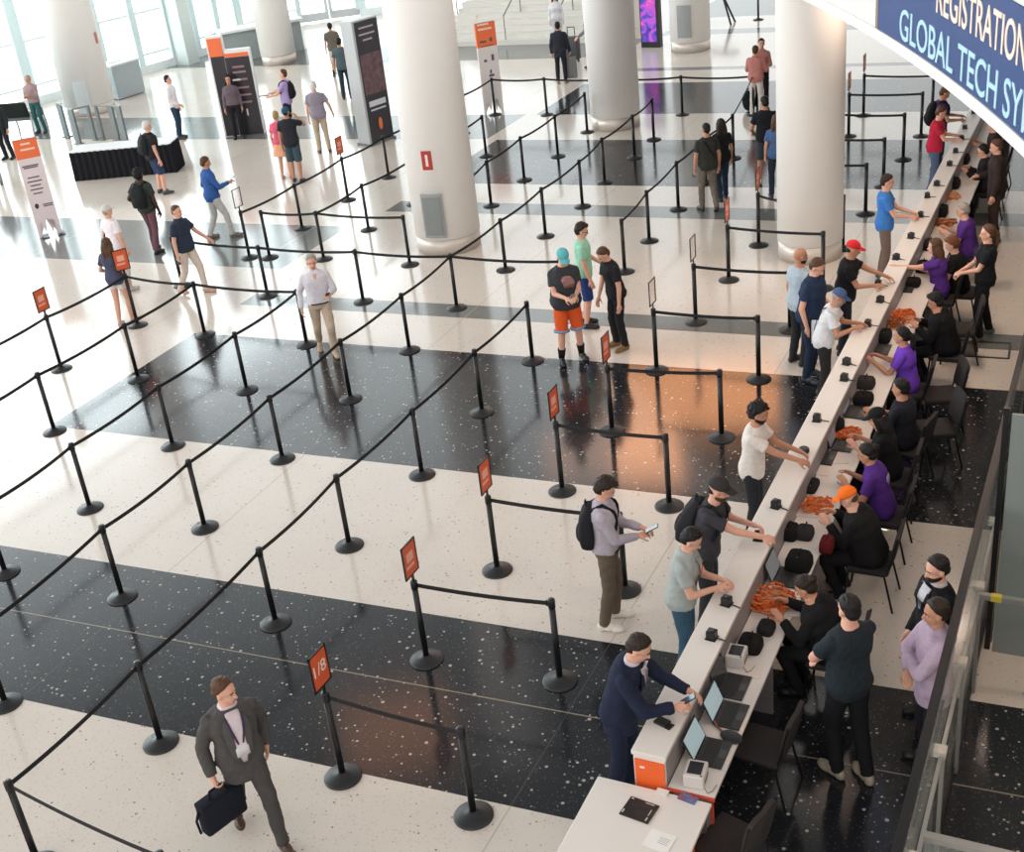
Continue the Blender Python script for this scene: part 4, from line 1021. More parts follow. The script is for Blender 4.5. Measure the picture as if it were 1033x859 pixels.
# draped table
qa, qb = G(77, 183), G(178, 174); d = qb-qa; ang = math.atan2(d.y, d.x); Ltb = d.length
tb_ = empty('draped_table', ((qa+qb)/2), ang); tag(tb_, 'long table with black pleated skirt beyond the open floor', 'table')
obj('tabletop', boxm(0, .36, .745, Ltb, .74, .03), paint((206, 208, 208)), tb_)
bm = bmesh.new(); pts = []
per = [(-Ltb/2, .72), (-Ltb/2, -.01), (Ltb/2, -.01), (Ltb/2, .72), (-Ltb/2, .72)]
for (xa, ya), (xb, yb) in zip(per, per[1:]):
    k = int(math.hypot(xb-xa, yb-ya)/.035)
    nx, ny = (yb-ya), -(xb-xa); l = math.hypot(nx, ny); nx, ny = nx/l, ny/l
    for i in range(k):
        t = i/k; o_ = .018*math.sin(i*1.35)
        pts.append((xa+(xb-xa)*t+nx*o_, ya+(yb-ya)*t+ny*o_))
loft(bm, [[Vector((x*(1+.02*(1-z)), y, z*.73+.01)) for x, y in pts] for z in (0, .5, 1)]); obj('pleated_skirt', bm, cloth((26, 26, 32)), tb_)
# grey cabinet, barrier rails, lounge chair by the windows
ca, cb_ = G(124, 100), G(143, 94); d = cb_-ca; ang = math.atan2(d.y, d.x)
cab = empty('litter_cabinet', ((ca+cb_)/2), ang); tag(cab, 'grey litter cabinet with dark slot beside the thick column', 'cabinet')
b_ = obj('cabinet_body', boxm(0, .4, .55, 1.15, .85, 1.06, bev=.02), mat('cabinet_grey', (160, 172, 178), .35, .2, .02, 6), cab); obj('lid', boxm(0, .4, 1.10, 1.2, .9, .06, bev=.01), paint((214, 222, 222)), cab); obj('slot', boxm(-.05, .35, 1.132, .5, .3, .006), BLACK, cab); obj('kick_plate', boxm(0, .4, .03, 1.05, .76, .06), BLACK, cab)
GT = mat('barrier_grey', (118, 128, 130), .4, .3, .03, 30)
for k, (lab, posts) in enumerate([('grey barrier rail standing nearer the lounge chair', ((68, 138), (80, 145), (97, 141))), ('grey barrier rail in front of the thick white column', ((105, 141), (119, 141), (127, 142)))]):
    P_ = [G(*q) for q in posts]; rt = empty('barrier_rail', P_[0]); tag(rt, lab, 'barrier', 'grey barrier rails by the windows')
    for i, q in enumerate(P_):
        v = q - P_[0]; wd = .16 if (k, i) in ((0, 0), (0, 1), (1, 1), (1, 2)) else .07
        obj('post', boxm(v.x, v.y, .5, wd, .08, 1.0, Matrix.Identity(4)), GT, rt); obj('foot_plate', boxm(v.x, v.y, .01, wd+.1, .18, .02), GT, rt)
    for a_, b2 in zip(P_, P_[1:]):
        va, vb = a_-P_[0], b2-P_[0]; obj('top_bar', tube(bmesh.new(), [va+Vector((0, 0, .98)), vb+Vector((0, 0, .98))], .025), GT, rt)
cp = G(22, 134); lg = empty('lounge_chair', cp, math.radians(15)); tag(lg, 'dark backed lounge chair by the tall windows', 'chair')
M = Matrix.Rotation(.15, 4, 'X')
obj('backrest', boxm(0, 0, .72, .95, .10, .46, M, bev=.06), cloth((34, 40, 40)), lg, True); obj('seat', boxm(0, .38, .42, .95, .70, .14, bev=.04), cloth((110, 118, 120)), lg, True)
for sx in (-.5, .5):
    obj('arm_frame', tube(bmesh.new(), [(sx, -.15, 0), (sx, -.05, .62), (sx, .62, .62), (sx, .70, 0)], .025), STEEL, lg)
obj('back_cushion_seam', boxm(0, -.055, .73, .9, .004, .40, M), cloth((30, 36, 36)), lg)
# dark table and stanchion far beyond the columns
q = G(722, 24); dt = empty('high_table', q); tag(dt, 'dark table at the very back beside the grey column', 'table')
obj('tabletop', boxm(0, 0, .98, 1.5, .7, .05), BLACK, dt)
for sx in (-1, 1): obj('leg', tube(bmesh.new(), [(sx*.6, -.25, 0), (sx*.25, .0, .96)], .035), BLACK, dt); obj('leg', tube(bmesh.new(), [(sx*.6, .25, 0), (sx*.25, .0, .96)], .035), BLACK, dt)
q = G(765, 20); stanchion((q.x, q.y), 'lone belt stanchion at the very back beyond the high table', GB)
# ------------------------------------------------------------------ people: customers
BLK = (26, 26, 28)
def card_on(F, rgb=(226, 224, 222), x=.0, s0=.12, s1=.20, w=.05):
    patch(F, 'badge', [(x-w, x+w, s0), (x-w, x+w, (s0+s1)/2), (x-w, x+w, s1)], paint(rgb), off=.022)
def lanyard(F, rgb=(60, 50, 70), low=.20):
    strap(F, 'lanyard', [(-.07, .49, 1), (-.055, .40, 1), (-.02, low, 1)], cloth(rgb), .009); strap(F, 'lanyard', [(.07, .49, 1), (.055, .40, 1), (.02, low, 1)], cloth(rgb), .009)
def suit_front(F, shirt, lapel, tie=None, deep=.17):
    patch(F, 'shirt_front', [(-.020, .020, deep), (-.045, .045, deep+.10), (-.058, .058, .38), (-.062, .062, .45), (-.058, .058, .505), (-.045, .045, .535)], cloth(shirt), off=.011)
    bm = bmesh.new(); loft(bm, [[p*F.s for p in tring(F, .512, .004)], [p*F.s for p in tring(F, .538, .008)], [p*F.s for p in tring(F, .544, .004)]]); obj('shirt_collar', bm, cloth(shirt), F.topmesh, True)
    for sg in (-1, 1):
        rows = [(sg*.018, sg*.045, deep), (sg*.043, sg*.092, deep+.10), (sg*.050, sg*.115, .36), (sg*.056, sg*.110, .41), (sg*.056, sg*.085, .47)]
        patch(F, 'lapel', [(min(a, b), max(a, b), s) for a, b, s in rows], cloth(lapel), off=.015)
    if tie: patch(F, 'tie', [(-.008, .008, deep+.04), (-.024, .024, deep+.10), (-.018, .018, .38), (-.014, .014, .47)], cloth(tie), off=.019)
def collar_v(F, rgb, low=.40):
    patch(F, 'collar_opening', [(-.008, .008, low), (-.025, .025, .45), (-.035, .035, .49)], mat('skin_light', (205, 160, 138)), off=.005)
# gray suit man with briefcase
F = person('man in grey suit and badge walking with a dark briefcase', (224, 685), 1.80, 152, 'light', ('short', 'brown'), ('jacket', (78, 76, 76)), ('trousers', (74, 72, 72)), (70, 46, 36), near=True,
           head=(6, -38), rh=(.27, .05, .84), lh=(-.235, -.05, .84), feet=((-.10, .34, .0), (.10, -.26, .03)), lean=2, curl=(.3, .9), suit=True)
suit_front(F, (214, 200, 208), (84, 82, 82), None, .03); lanyard(F, (70, 60, 84), .22); card_on(F, (214, 212, 214), 0, .10, .21, .055)
hp = held(F, 1, .085); rt = empty('briefcase', hp, -math.radians(152-28.2)+.3); tag(rt, 'dark navy soft briefcase held by the man in grey suit', 'briefcase')
bm = boxm(0, 0, -.24, .42, .13, .31, bev=.03); obj('case', bm, cloth((28, 32, 42)), rt, True); obj('front_pocket', boxm(0, -.075, -.28, .32, .03, .20, bev=.012), cloth((32, 36, 46)), rt, True); obj('flap', boxm(0, -.012, -.105, .40, .135, .05, bev=.015), cloth((24, 28, 38)), rt, True)
obj('handle', tube(bmesh.new(), [(-.09, 0, -.09), (-.07, 0, -.01), (.07, 0, -.01), (.09, 0, -.09)], .012), cloth((22, 24, 30)), rt); obj('strap_loop', tube(bmesh.new(), [(.21, 0, -.12), (.25, .0, -.2), (.24, 0, -.34)], .012), cloth((22, 24, 30)), rt)
# backpack man with phone
F = person('young man with black backpack looking at his phone on cream floor', (616, 483), 1.78, 100, 'light', ('full', 'dark'), ('long', (168, 160, 170)), ('trousers', (98, 86, 74)), (224, 218, 208), near=True,
           head=(34, 0), lh=(-.05, .36, 1.13), rh=(.07, .33, 1.11), feet=((-.10, .06, 0), (.12, -.04, 0)), curl=(.45, .45))
backpack(F, 'black backpack on the back of the young man with phone', (36, 36, 40))
patch(F, 'belt_line', [(-.15, .15, -.012), (-.15, .15, .008)], cloth((40, 30, 26)), off=.006)
phone(held(F, 0, .12, (.04, .0, .05)), -math.radians(72), .5, 'phone held by the young man with black backpack')
# navy suit at the counter
F = person('man in navy suit leaning on the near end of the white counter', (650, 643), 1.80, 112, 'light', ('short', 'dark'), ('jacket', (32, 38, 58)), ('trousers', (30, 36, 56)), (30, 24, 22), near=True,
           lean=20, head=(18, 4), rh=(.14, .50, 1.16), lh=(-.10, .56, 1.14), feet=((-.11, .03, 0), (.12, -.06, 0)), curl=(.45, .5), suit=True)
suit_front(F, (196, 188, 196), (36, 42, 62), (120, 112, 132), .14)
phone(held(F, 1, .10, (-.03, 0, .03)), -1.2, .6, 'small dark phone in the hands of the navy suit man')
# teal polo
F = person('man in pale teal polo and jeans with sunglasses on his head', (703, 535), 1.72, 112, 'light', ('short', 'black'), ('polo', (158, 166, 164)), ('trousers', (56, 84, 104)), (40, 40, 44), near=True,
           lean=10, head=(26, 0), rh=(.10, .36, 1.16), lh=(-.03, .40, 1.17), glasses='up', curl=(.6, .6), b=1.05)
patch(F, 'button_placket', [(-.014, .014, .34), (-.014, .014, .40), (-.016, .016, .48)], cloth((146, 156, 154)), off=.004); lanyard(F, (90, 84, 80), .22)
patch(F, 'badge', [(.0, .05, .18), (.0, .05, .24)], paint((110, 50, 50)))
# dark tee with backpack
F = person('man in charcoal tee and cap reaching across the white counter', (728, 483), 1.82, 116, 'light', ('short', 'dark'), ('tee', (62, 62, 68)), ('trousers', (52, 52, 56)), (40, 40, 42), near=True,
           lean=16, head=(10, -6), rh=(.05, .82, 1.12), lh=(-.20, .42, 1.14), cap=((56, 54, 54),), curl=(.5, .5), b=1.06, beard='brown')
backpack(F, 'dark grey backpack worn by the man reaching across the counter', (44, 44, 48)); lanyard(F, (40, 40, 44), .22)
g = held(F, 0, .1); rt = empty('key_fob', (g.x, g.y, 1.05)); tag(rt, 'small dark key pouch under the left hand of the reaching man', 'pouch')
obj('pouch', boxm(0, 0, .016, .07, .05, .03, bev=.008), mat('black_leather', (26, 24, 24)), rt); obj('ring', tube(bmesh.new(), [(.03, 0, .01), (.06, .01, .008), (.06, -.01, .008), (.03, 0, .01)], .003), STEEL, rt)
# bearded white tee
F = person('bearded man in white tee standing at the counter', (768, 407), 1.78, 116, 'tan', ('curly', 'black'), ('tee', (214, 208, 202)), ('trousers', (40, 40, 46)), (60, 60, 64), near=True,
           lean=7, head=(14, 0), rh=(.10, .62, 1.12), lh=(-.14, .46, 1.14), beard='black', curl=(.4, .4), b=.95)
# blue cap white shirt
F = person('person in white shirt and blue cap with black strap at counter', (850, 292), 1.66, 112, 'tan', ('short', 'grey'), ('tee', (216, 216, 220)), ('trousers', (46, 42, 42)), (60, 60, 62), near=True,
           lean=20, head=(16, 0), rh=(.12, .42, 1.18), lh=(-.12, .46, 1.16), cap=((74, 98, 140), (60, 84, 126)), beard='grey', b=1.05)
strap(F, 'shoulder_strap', [(.10, .49, -1), (.02, .30, -1), (-.12, .05, -1)], cloth(BLK), .018)
g = F.W @ (F.spine(.0) + Vector((-.24, -.06, .0))); rt = empty('shoulder_bag', g, F.root.rotation_euler.z); tag(rt, 'pale shoulder bag with black edges by the white shirt customer', 'bag')
obj('bag_body', boxm(0, 0, -.02, .10, .30, .34, bev=.03), cloth((196, 198, 204)), rt, True); obj('black_edge', boxm(0, .145, -.02, .104, .02, .34), cloth(BLK), rt); obj('black_edge', boxm(0, -.145, -.02, .104, .02, .34), cloth(BLK), rt)
# navy polo
F = person('tall man in navy polo and dark jeans seen from behind near counter', (828, 262), 1.84, 128, 'light', ('short', 'brown'), ('polo', (38, 52, 78)), ('trousers', (36, 46, 66)), (44, 52, 64), near=True,
           lean=6, head=(26, 6), lh=(-.16, .26, 1.02), rh=(.27, .06, .88), b=1.22)
# bald pale shirt
F = person('bald man in pale blue shirt behind the navy polo man', (808, 250), 1.78, 70, 'tan', ('bald', 'grey'), ('tee', (170, 184, 196)), ('trousers', (44, 44, 50)), (30, 30, 32), near=True, head=(8, 10), rh=(.24, .10, .92), b=1.06, beard='dark')
g = held(F, 0, .04); pz = phone(g, .4, 1.3, 'dark phone held low by the bald man in pale blue')
# red cap
F = person('man in red cap and black tee passing papers over the counter', (863, 243), 1.76, 112, 'tan', ('short', 'dark'), ('tee', (28, 28, 32)), ('trousers', (40, 42, 50)), (40, 40, 42), near=True,
           lean=10, head=(12, -10), rh=(.10, .42, 1.12), lh=(-.16, .60, 1.14), cap=((208, 46, 50),), b=1.12)
patch(F, 'chest_print', [(.04, .09, .34), (.04, .09, .38)], paint((120, 122, 126)))
g = G(897, 280, 1.10); flat_item('receipt', 'pale folded papers passed between red cap man and staff', 'papers', (g.x, g.y, 1.056), .12, .2, .006, (206, 188, 172), .5)
# blue tee
F = person('man in bright blue tee and brown trousers at the counter', (897, 176), 1.80, 108, 'light', ('short', 'dark'), ('tee', (62, 118, 190)), ('trousers', (112, 94, 86)), (60, 56, 54), head=(16, 0), rh=(.12, .38, 1.10), lh=(-.04, .40, 1.12), curl=(.5, .5))
# red shirt / purple
F = person('person in red shirt and jeans at the far counter', (952, 108), 1.68, 112, 'light', ('short', 'brown'), ('tee', (176, 38, 62)), ('trousers', (76, 92, 120)), (40, 40, 44), head=(20, 0), lean=8, rh=(.12, .42, 1.12), lh=(-.1, .42, 1.14), b=1.1)
F = person('person in dark purple shirt with backpack beside the red shirt', (956, 88), 1.74, 100, 'tan', ('short', 'brown'), ('tee', (66, 44, 84)), ('trousers', (40, 40, 46)), (30, 30, 32), head=(24, 0), lean=6, rh=(.14, .36, 1.10), lh=(-.12, .40, 1.12), b=1.1)
backpack(F, 'black backpack worn by the person in dark purple', (26, 24, 28))
# white shirt walking
F = person('grey haired man in white shirt and khakis walking down the lane', (313, 257), 1.76, 168, 'light', ('short', 'grey'), ('long', (214, 212, 220)), ('trousers', (186, 168, 150)), (170, 146, 120), near=True,
           head=(8, 0), rh=(.29, -.02, .84), lh=(-.16, .26, 1.10), feet=((-.09, .16, 0), (.09, -.30, .05)), b=1.03)
collar_v(F, None, .42); patch(F, 'belt_line', [(-.14, .14, -.012), (-.14, .14, .008)], cloth((46, 40, 38)), off=.006); phone(held(F, 0, .10), -2.0, .9, 'small dark phone held by the man in white shirt')
# trio
F = person('heavy man in turquoise cap and orange shorts holding phone', (568, 253), 1.82, 168, 'light', ('short', 'dark'), ('tee', (58, 60, 64)), ('shorts', (222, 92, 44)), (26, 26, 28), near=True,
           head=(30, 0), rh=(.09, .34, 1.12), lh=(-.05, .36, 1.14), cap=((96, 180, 184),), b=1.24, socks=(24, 24, 26), curl=(.6, .6), feet=((-.17, .02, 0), (.15, .06, 0)))
patch(F, 'shirt_print', [(-.09, .05, .24), (-.11, .07, .30), (-.09, .09, .36), (-.04, .06, .41)], mat('print_red_grey', (150, 110, 108), .8, 0, .5, 30))
phone(held(F, 0, .10, (.03, .0, .04)), -2.4, .7, 'pale phone in the hands of the turquoise cap man', (150, 150, 156))
for sg in (-1, 1):
    hip, kn, an, fz = F.lg[0 if sg < 0 else 1]; bm = bmesh.new(); k_ = hip.lerp(kn, .93); frus(bm, k_*F.s, hip.lerp(kn, 1.0)*F.s, .118*F.s, .118*F.s, 20); obj('blue_hem', bm, cloth((120, 150, 184)), [c for c in F.root.children if c.name.startswith('shorts')][0], True)
F = person('man in mint green tee standing behind the turquoise cap man', (588, 225), 1.75, 98, 'light', ('full', 'dark'), ('tee', (150, 204, 178)), ('shorts', (42, 62, 118)), (26, 26, 30), near=True, head=(18, 0), rh=(.24, .12, .82), lh=(-.16, .30, 1.0), glasses='on')
F = person('man in black polo looking down beside the mint green tee', (604, 252), 1.72, 248, 'light', ('short', 'brown'), ('polo', (36, 36, 40)), ('trousers', (34, 34, 38)), (120, 92, 50), near=True, lean=14, head=(34, 0), lh=(-.27, .10, .84), rh=(.20, .20, .86))
# couple
F = person('man in dark grey tee and camouflage trousers seen from behind', (712, 124), 1.77, 352, 'tan', ('buzz', 'black'), ('tee', (50, 52, 50)), ('trousers', (112, 104, 96)), (50, 44, 38), head=(6, 0), feet=((-.11, .12, 0), (.11, -.12, .04)))
F.root.children; ck = [c for c in F.root.children if c.name.startswith('trousers')][0]; ck.data.materials.clear(); ck.data.materials.append(mat('camouflage', (112, 104, 94), .9, 0, .3, 12))
strap(F, 'cross_strap', [(-.09, .47, -1), (.0, .30, -1), (.12, .12, -1)], cloth((34, 34, 34)), .016); phone(held(F, 0, .07), 0, 1.4, 'dark phone hanging in the hand of the camouflage trousers man')
F = person('woman with long dark hair in black top and jeans beside camouflage man', (727, 120), 1.66, 350, 'tan', ('long', 'dark'), ('tee', (30, 32, 34)), ('trousers', (40, 54, 72)), (30, 30, 34), fem=True, feet=((-.09, -.08, 0), (.09, .10, 0)))
# by column 4
F = person('young man in dark tee and grey shorts near the counter column', (771, 97), 1.80, 8, 'tan', ('short', 'black'), ('tee', (32, 34, 40)), ('shorts', (66, 74, 80)), (200, 196, 190), head=(6, -20), lh=(-.22, .22, 1.0))
F = person('woman with long brown hair in blue top half behind the column', (783, 116), 1.66, 12, 'light', ('long', 'brown'), ('tee', (78, 106, 152)), ('trousers', (44, 52, 66)), (40, 40, 44), fem=True)
F = person('woman with black hair in pink top hugging someone behind the belt', (768, 39), 1.74, 186, 'light', ('short', 'black'), ('long', (196, 140, 134)), ('trousers', (40, 38, 40)), (40, 36, 36), fem=True, lh=(-.10, .34, 1.16), rh=(.10, .34, 1.10))
F = person('person in pale pink hoodie hugging the black haired woman', (762, 46), 1.68, 30, 'light', ('short', 'brown'), ('hoodie', (190, 128, 122)), ('trousers', (206, 200, 196)), (220, 216, 212), at=None, lh=(-.14, .30, 1.2), rh=(.14, .30, 1.2))
g = G(756, 112); rt = empty('backpack', (g.x, g.y, .0)); tag(rt, 'black backpack on the floor by the hugging pair', 'backpack')
bm = bmesh.new(); ell(bm, (0, 0, .26), (.18, .13, .26), None, 3); obj('main_compartment', bm, cloth((24, 24, 26)), rt, True); bm = bmesh.new(); ell(bm, (0, -.10, .18), (.13, .07, .14), None, 3); obj('front_pocket', bm, cloth((30, 30, 32)), rt, True); obj('grab_handle', tube(bmesh.new(), [(-.04, 0, .5), (-.03, 0, .56), (.03, 0, .56), (.04, 0, .5)], .012), cloth((24, 24, 26)), rt)
# far centre
F = person('man in dark suit seen from behind carrying a garment bag', (562, 22), 1.74, 14, 'tan', ('short', 'black'), ('jacket', (44, 46, 54)), ('trousers', (36, 38, 44)), (150, 120, 96), rh=(.28, .10, .86), curl=(.4, .8))
g = held(F, 1, .10); rt = empty('garment_bag', g, .3); tag(rt, 'grey bag hanging from the hand of the dark suit man', 'bag'); obj('bag_body', boxm(0, 0, -.36, .30, .12, .62, bev=.03), cloth((116, 118, 116)), rt, True); obj('strap', tube(bmesh.new(), [(-.08, 0, -.06), (0, 0, .0), (.08, 0, -.06)], .012), cloth((60, 60, 60)), rt)
F = person('person in grey top with dark luggage half behind the column', (592, 10), 1.72, 270, 'light', ('short', 'dark'), ('long', (120, 122, 122)), ('trousers', (44, 46, 50)), (40, 40, 42), lh=(-.1, .34, 1.0))
g = G(588, 60); rt = empty('suitcase', (g.x-.2, g.y-.3, 0)); tag(rt, 'dark upright suitcase beside the column behind the belts', 'suitcase'); obj('shell', boxm(0, 0, .42, .46, .28, .70, bev=.04), mat('suitcase_grey', (56, 60, 62), .45, 0, .04, 10), rt, True); obj('pull_handle', tube(bmesh.new(), [(-.12, 0, .76), (-.12, 0, 1.05), (.12, 0, 1.05), (.12, 0, .76)], .014), BLACK, rt)
for sx in (-.18, .18): obj('wheel', lathe(bmesh.new(), [(.035, 0), (.04, .03), (.035, .06)], 14, (sx, 0, .0)), BLACK, rt)
F = person('woman with long black hair in white blouse by the stairs', (559, -6), 1.68, 180, 'light', ('long', 'black'), ('long', (214, 214, 220)), ('trousers', (196, 198, 206)), (200, 200, 204), fem=True)
# ------------------------------------------------------------------ people on the open floor at the window side
F = person('girl with long brown hair in navy tee and white shorts', (106, 240), 1.64, 14, 'light', ('long', 'brown'), ('tee', (72, 76, 98)), ('short_shorts', (214, 206, 204)), (190, 160, 150), near=True, fem=True, head=(6, -10), lh=(-.20, .20, 1.02), feet=((-.09, -.08, 0), (.09, .10, 0)))
F = person('man in navy polo and khakis walking beside the cross belt', (177, 207), 1.76, 116, 'light', ('buzz', 'brown'), ('polo', (44, 54, 70)), ('trousers', (206, 192, 180)), (186, 150, 130), near=True, head=(6, 0), lh=(-.42, .22, .96), rh=(.28, .02, .84), feet=((-.10, .22, 0), (.10, -.22, .03)), b=1.08)
phone(held(F, 1, .08), .3, 1.4, 'black phone held low by the navy polo walker')
F = person('man in royal blue shirt and grey trousers holding a phone', (207, 158), 1.80, 66, 'tan', ('short', 'brown'), ('untuck', (54, 92, 156)), ('trousers', (186, 186, 186)), (120, 110, 104), near=True, head=(14, 0), rh=(.14, .36, 1.14), lh=(-.22, .10, .92), feet=((-.13, -.16, 0), (.13, .26, 0)), b=1.06)
phone(held(F, 1, .12, (0, 0, .05)), -.6, .6, 'phone held up by the man in royal blue shirt')
F = person('person in black with black backpack and maroon trousers', (138, 170), 1.80, 24, 'dark', ('curly', 'black'), ('tee', (50, 58, 56)), ('trousers', (104, 74, 82)), (26, 26, 28), near=True, lh=(-.30, .10, .98), feet=((-.10, .12, 0), (.10, -.10, 0)))
backpack(F, 'black backpack worn by the person in maroon trousers', (32, 36, 36))
F = person('person in white shirt and pale cap beyond the navy tee girl', (106, 207), 1.72, 40, 'light', ('short', 'grey'), ('tee', (226, 220, 226)), ('trousers', (196, 190, 188)), (190, 186, 184), cap=((200, 198, 196),), lh=(-.22, .16, .96))
g = F.W @ (F.spine(.05) + Vector((-.26, 0, -.1))); rt = empty('shoulder_bag', g); tag(rt, 'black shoulder bag hanging beside the pale cap person', 'bag'); obj('bag_body', boxm(0, 0, -.05, .12, .24, .30, bev=.04), cloth((30, 34, 40)), rt, True); obj('strap', tube(bmesh.new(), [(0, -.08, .08), (.06, -.02, .38), (.12, .02, .56)], .014), cloth((30, 34, 40)), rt)
F = person('white haired man in black tee and navy shorts with backpack', (147, 122), 1.78, 60, 'light', ('short', 'white'), ('tee', (40, 42, 46)), ('shorts', (50, 62, 92)), (70, 70, 74), near=True, rh=(.27, .06, .84), feet=((-.12, .05, 0), (.12, .10, 0)), b=1.1, lean=4)
backpack(F, 'dark backpack worn by the white haired man in shorts', (40, 46, 44))
F = person('man in white shirt and jeans standing by the grey cabinet', (168, 76), 1.77, 96, 'light', ('short', 'black'), ('untuck', (224, 220, 224)), ('trousers', (46, 64, 84)), (56, 50, 48), rh=(.18, .20, .98))
F = person('woman in grey top and maroon sleeves before the black board', (229, 76), 1.72, 172, 'tan', ('long', 'black'), ('long', (104, 92, 100)), ('trousers', (36, 36, 42)), (26, 26, 28), fem=True, rh=(.24, .06, .86))
F = person('man in lilac shirt holding out a black folder', (285, 70), 1.80, 276, 'light', ('short', 'brown'), ('tee', (164, 148, 196)), ('shorts', (36, 38, 48)), (30, 30, 34), rh=(.14, .42, 1.14), lh=(-.14, .40, 1.12), lean=-4)
backpack(F, 'black backpack worn by the lilac shirt man', (30, 30, 34), .9)
g = held(F, 1, .12); rt = empty('folder', g, .4); tag(rt, 'black folder held out by the lilac shirt man', 'folder'); obj('cover', boxm(0, 0, 0, .34, .24, .02), cloth((26, 26, 30)), rt); obj('pages', boxm(.0, 0, .012, .31, .22, .008), paint((224, 224, 226)), rt)
F = person('white haired man in grey tee and khakis seen from behind', (315, 82), 1.82, 350, 'light', ('short', 'white'), ('tee', (142, 136, 150)), ('trousers', (184, 168, 146)), (96, 70, 60), rh=(.36, .10, .92), feet=((-.11, .02, 0), (.13, -.04, 0)), b=1.08)
F = person('man in blue cap and black tee seen from behind by the belt', (287, 108), 1.80, 8, 'tan', ('short', 'black'), ('tee', (42, 44, 50)), ('shorts', (60, 80, 88)), (40, 40, 42), cap=((44, 84, 112), 'back'), rh=(.14, .30, 1.45), feet=((-.1, .05, 0), (.1, -.05, 0)))
F = person('blond woman in pink top and orange skirt beside the blue cap man', (277, 112), 1.64, 10, 'light', ('short', 'blond'), ('tee', (214, 96, 124)), ('skirt', (226, 168, 136)), (200, 160, 140), fem=True)
F = person('man in olive top and pale shorts far by the doors', (332, 23), 1.70, 350, 'tan', ('short', 'black'), ('tee', (104, 98, 88)), ('shorts', (196, 190, 180)), (36, 34, 36), socks=(30, 30, 32), lean=0)
F = person('man in slate shirt and dark trousers by the banner tower', (341, 38), 1.80, 5, 'tan', ('short', 'black'), ('tee', (78, 92, 98)), ('trousers', (44, 56, 66)), (36, 36, 40))
F = person('person with green trousers standing against the bright window', (27, 76), 1.72, 196, 'tan', ('short', 'grey'), ('long', (156, 134, 134)), ('trousers', (50, 92, 92)), (60, 60, 62), lh=(-.08, .28, 1.2), rh=(.1, .28, 1.16))
F = person('person in dark clothes cut off by the frame edge near the lounge chair', (-8, 98), 1.74, 200, 'tan', ('short', 'black'), ('long', (40, 44, 48)), ('trousers', (34, 36, 40)), (30, 30, 32))
F = person('person in grey trousers mostly outside the frame beside the leaning sign', (-22, 118), 1.76, 170, 'tan', ('short', 'dark'), ('tee', (90, 92, 96)), ('trousers', (150, 154, 156)), (96, 100, 102), feet=((-.12, .20, 0), (.1, -.1, 0)))
# ------------------------------------------------------------------ staff behind the counter
def seated(label, px, hair, top, bot=('trousers', (30, 30, 34)), face=298, h=1.72, near=True, chair_lab=None, **kw):
    kw.setdefault('lh', (-.13, .36, .87)); kw.setdefault('rh', (.13, .37, .87)); kw.setdefault('lean', 14); kw.setdefault('head', (14, 0))
    F = person(label, px, h, face, kw.pop('skin', 'tan'), hair, top, bot, (28, 28, 30), near=near, sit=True, **kw)
    hd = face - 28.2; r = F.root.location; f = Vector((math.sin(math.radians(hd)), math.cos(math.radians(hd)), 0))
    if chair_lab: chair(r.x - f.x*.03, r.y - f.y*.03, hd, chair_lab)
    return F
seated('staff member in black hoodie bent over the orange lanyard heap', (806, 582), ('bun', 'dark'), ('hoodie', (24, 24, 26)), chair_lab='chair under the staff member in black hoodie', lh=(-.14, .42, .87), rh=(.18, .46, .87), lean=24, head=(20, 0), b=1.28)
F = seated('staff member in orange cap and black top, seated', (851, 492), ('short', 'brown'), ('hoodie', (26, 26, 28)), chair_lab='chair under the staff member in orange cap', cap=((238, 112, 34),), lean=22, head=(16, 0), lh=(-.06, .40, .88), rh=(.20, .40, .88), b=1.25, skin='light')
F = seated('woman in purple polo with black hair, seated beside orange cap', (872, 448), ('bun', 'black'), ('polo', (82, 46, 128)), chair_lab='chair under the woman in purple polo', lean=18, head=(10, 0))
patch(F, 'back_emblem', [(-.05, .05, .28), (-.07, .07, .33), (-.05, .05, .38)], paint((150, 130, 176)), dirn=-1)
F = seated('staff member in black cap and black top, seated', (882, 412), ('long', 'black'), ('tee', (26, 26, 28)), chair_lab='chair under the staff member in black cap', cap=((26, 26, 28),), lean=16, head=(12, 0), skin='light', fem=True)
F = seated('staff member in dark navy tee seated behind black cap', (908, 382), ('short', 'black'), ('tee', (34, 36, 44)), chair_lab='chair under the staff member in navy tee', lean=6, head=(6, 0), face=310, rh=(.26, .30, .74), b=1.1)
F = seated('ponytail woman in bright violet tee, seated at the counter', (909, 330), ('ponytail', 'black'), ('tee', (112, 66, 190)), chair_lab='chair under the ponytail woman in violet', lean=10, head=(4, 0), lh=(-.12, .42, .88), rh=(.12, .40, .87), fem=True, skin='tan')
F = seated('dark haired staff member in black fleece behind the violet tee', (941, 296), ('full', 'black'), ('hoodie', (22, 22, 24)), chair_lab='chair under the staff member in black fleece', lean=16, head=(12, 0), b=1.25)
F = seated('woman in purple tee reaching an arm across the counter', (943, 241), ('long', 'brown'), ('tee', (86, 50, 132)), chair_lab='chair under the reaching woman in purple', lean=10, head=(2, 0), lh=(-.30, .62, 1.06), rh=(.16, .36, .88), fem=True, skin='light', hips=.64)
F = seated('woman in black V neck with auburn hair, seated', (958, 239), ('full', 'auburn'), ('tee', (24, 24, 26)), chair_lab='chair under the auburn haired woman', lean=14, head=(16, 0), skin='light', fem=True)
collar_v(F, None, .34)
F = seated('grey haired staff member in purple shirt and black vest', (970, 205), ('short', 'grey'), ('tee', (84, 48, 128)), chair_lab='chair under the grey haired staff member', lean=12, head=(10, 0), skin='light', b=1.1, near=False)
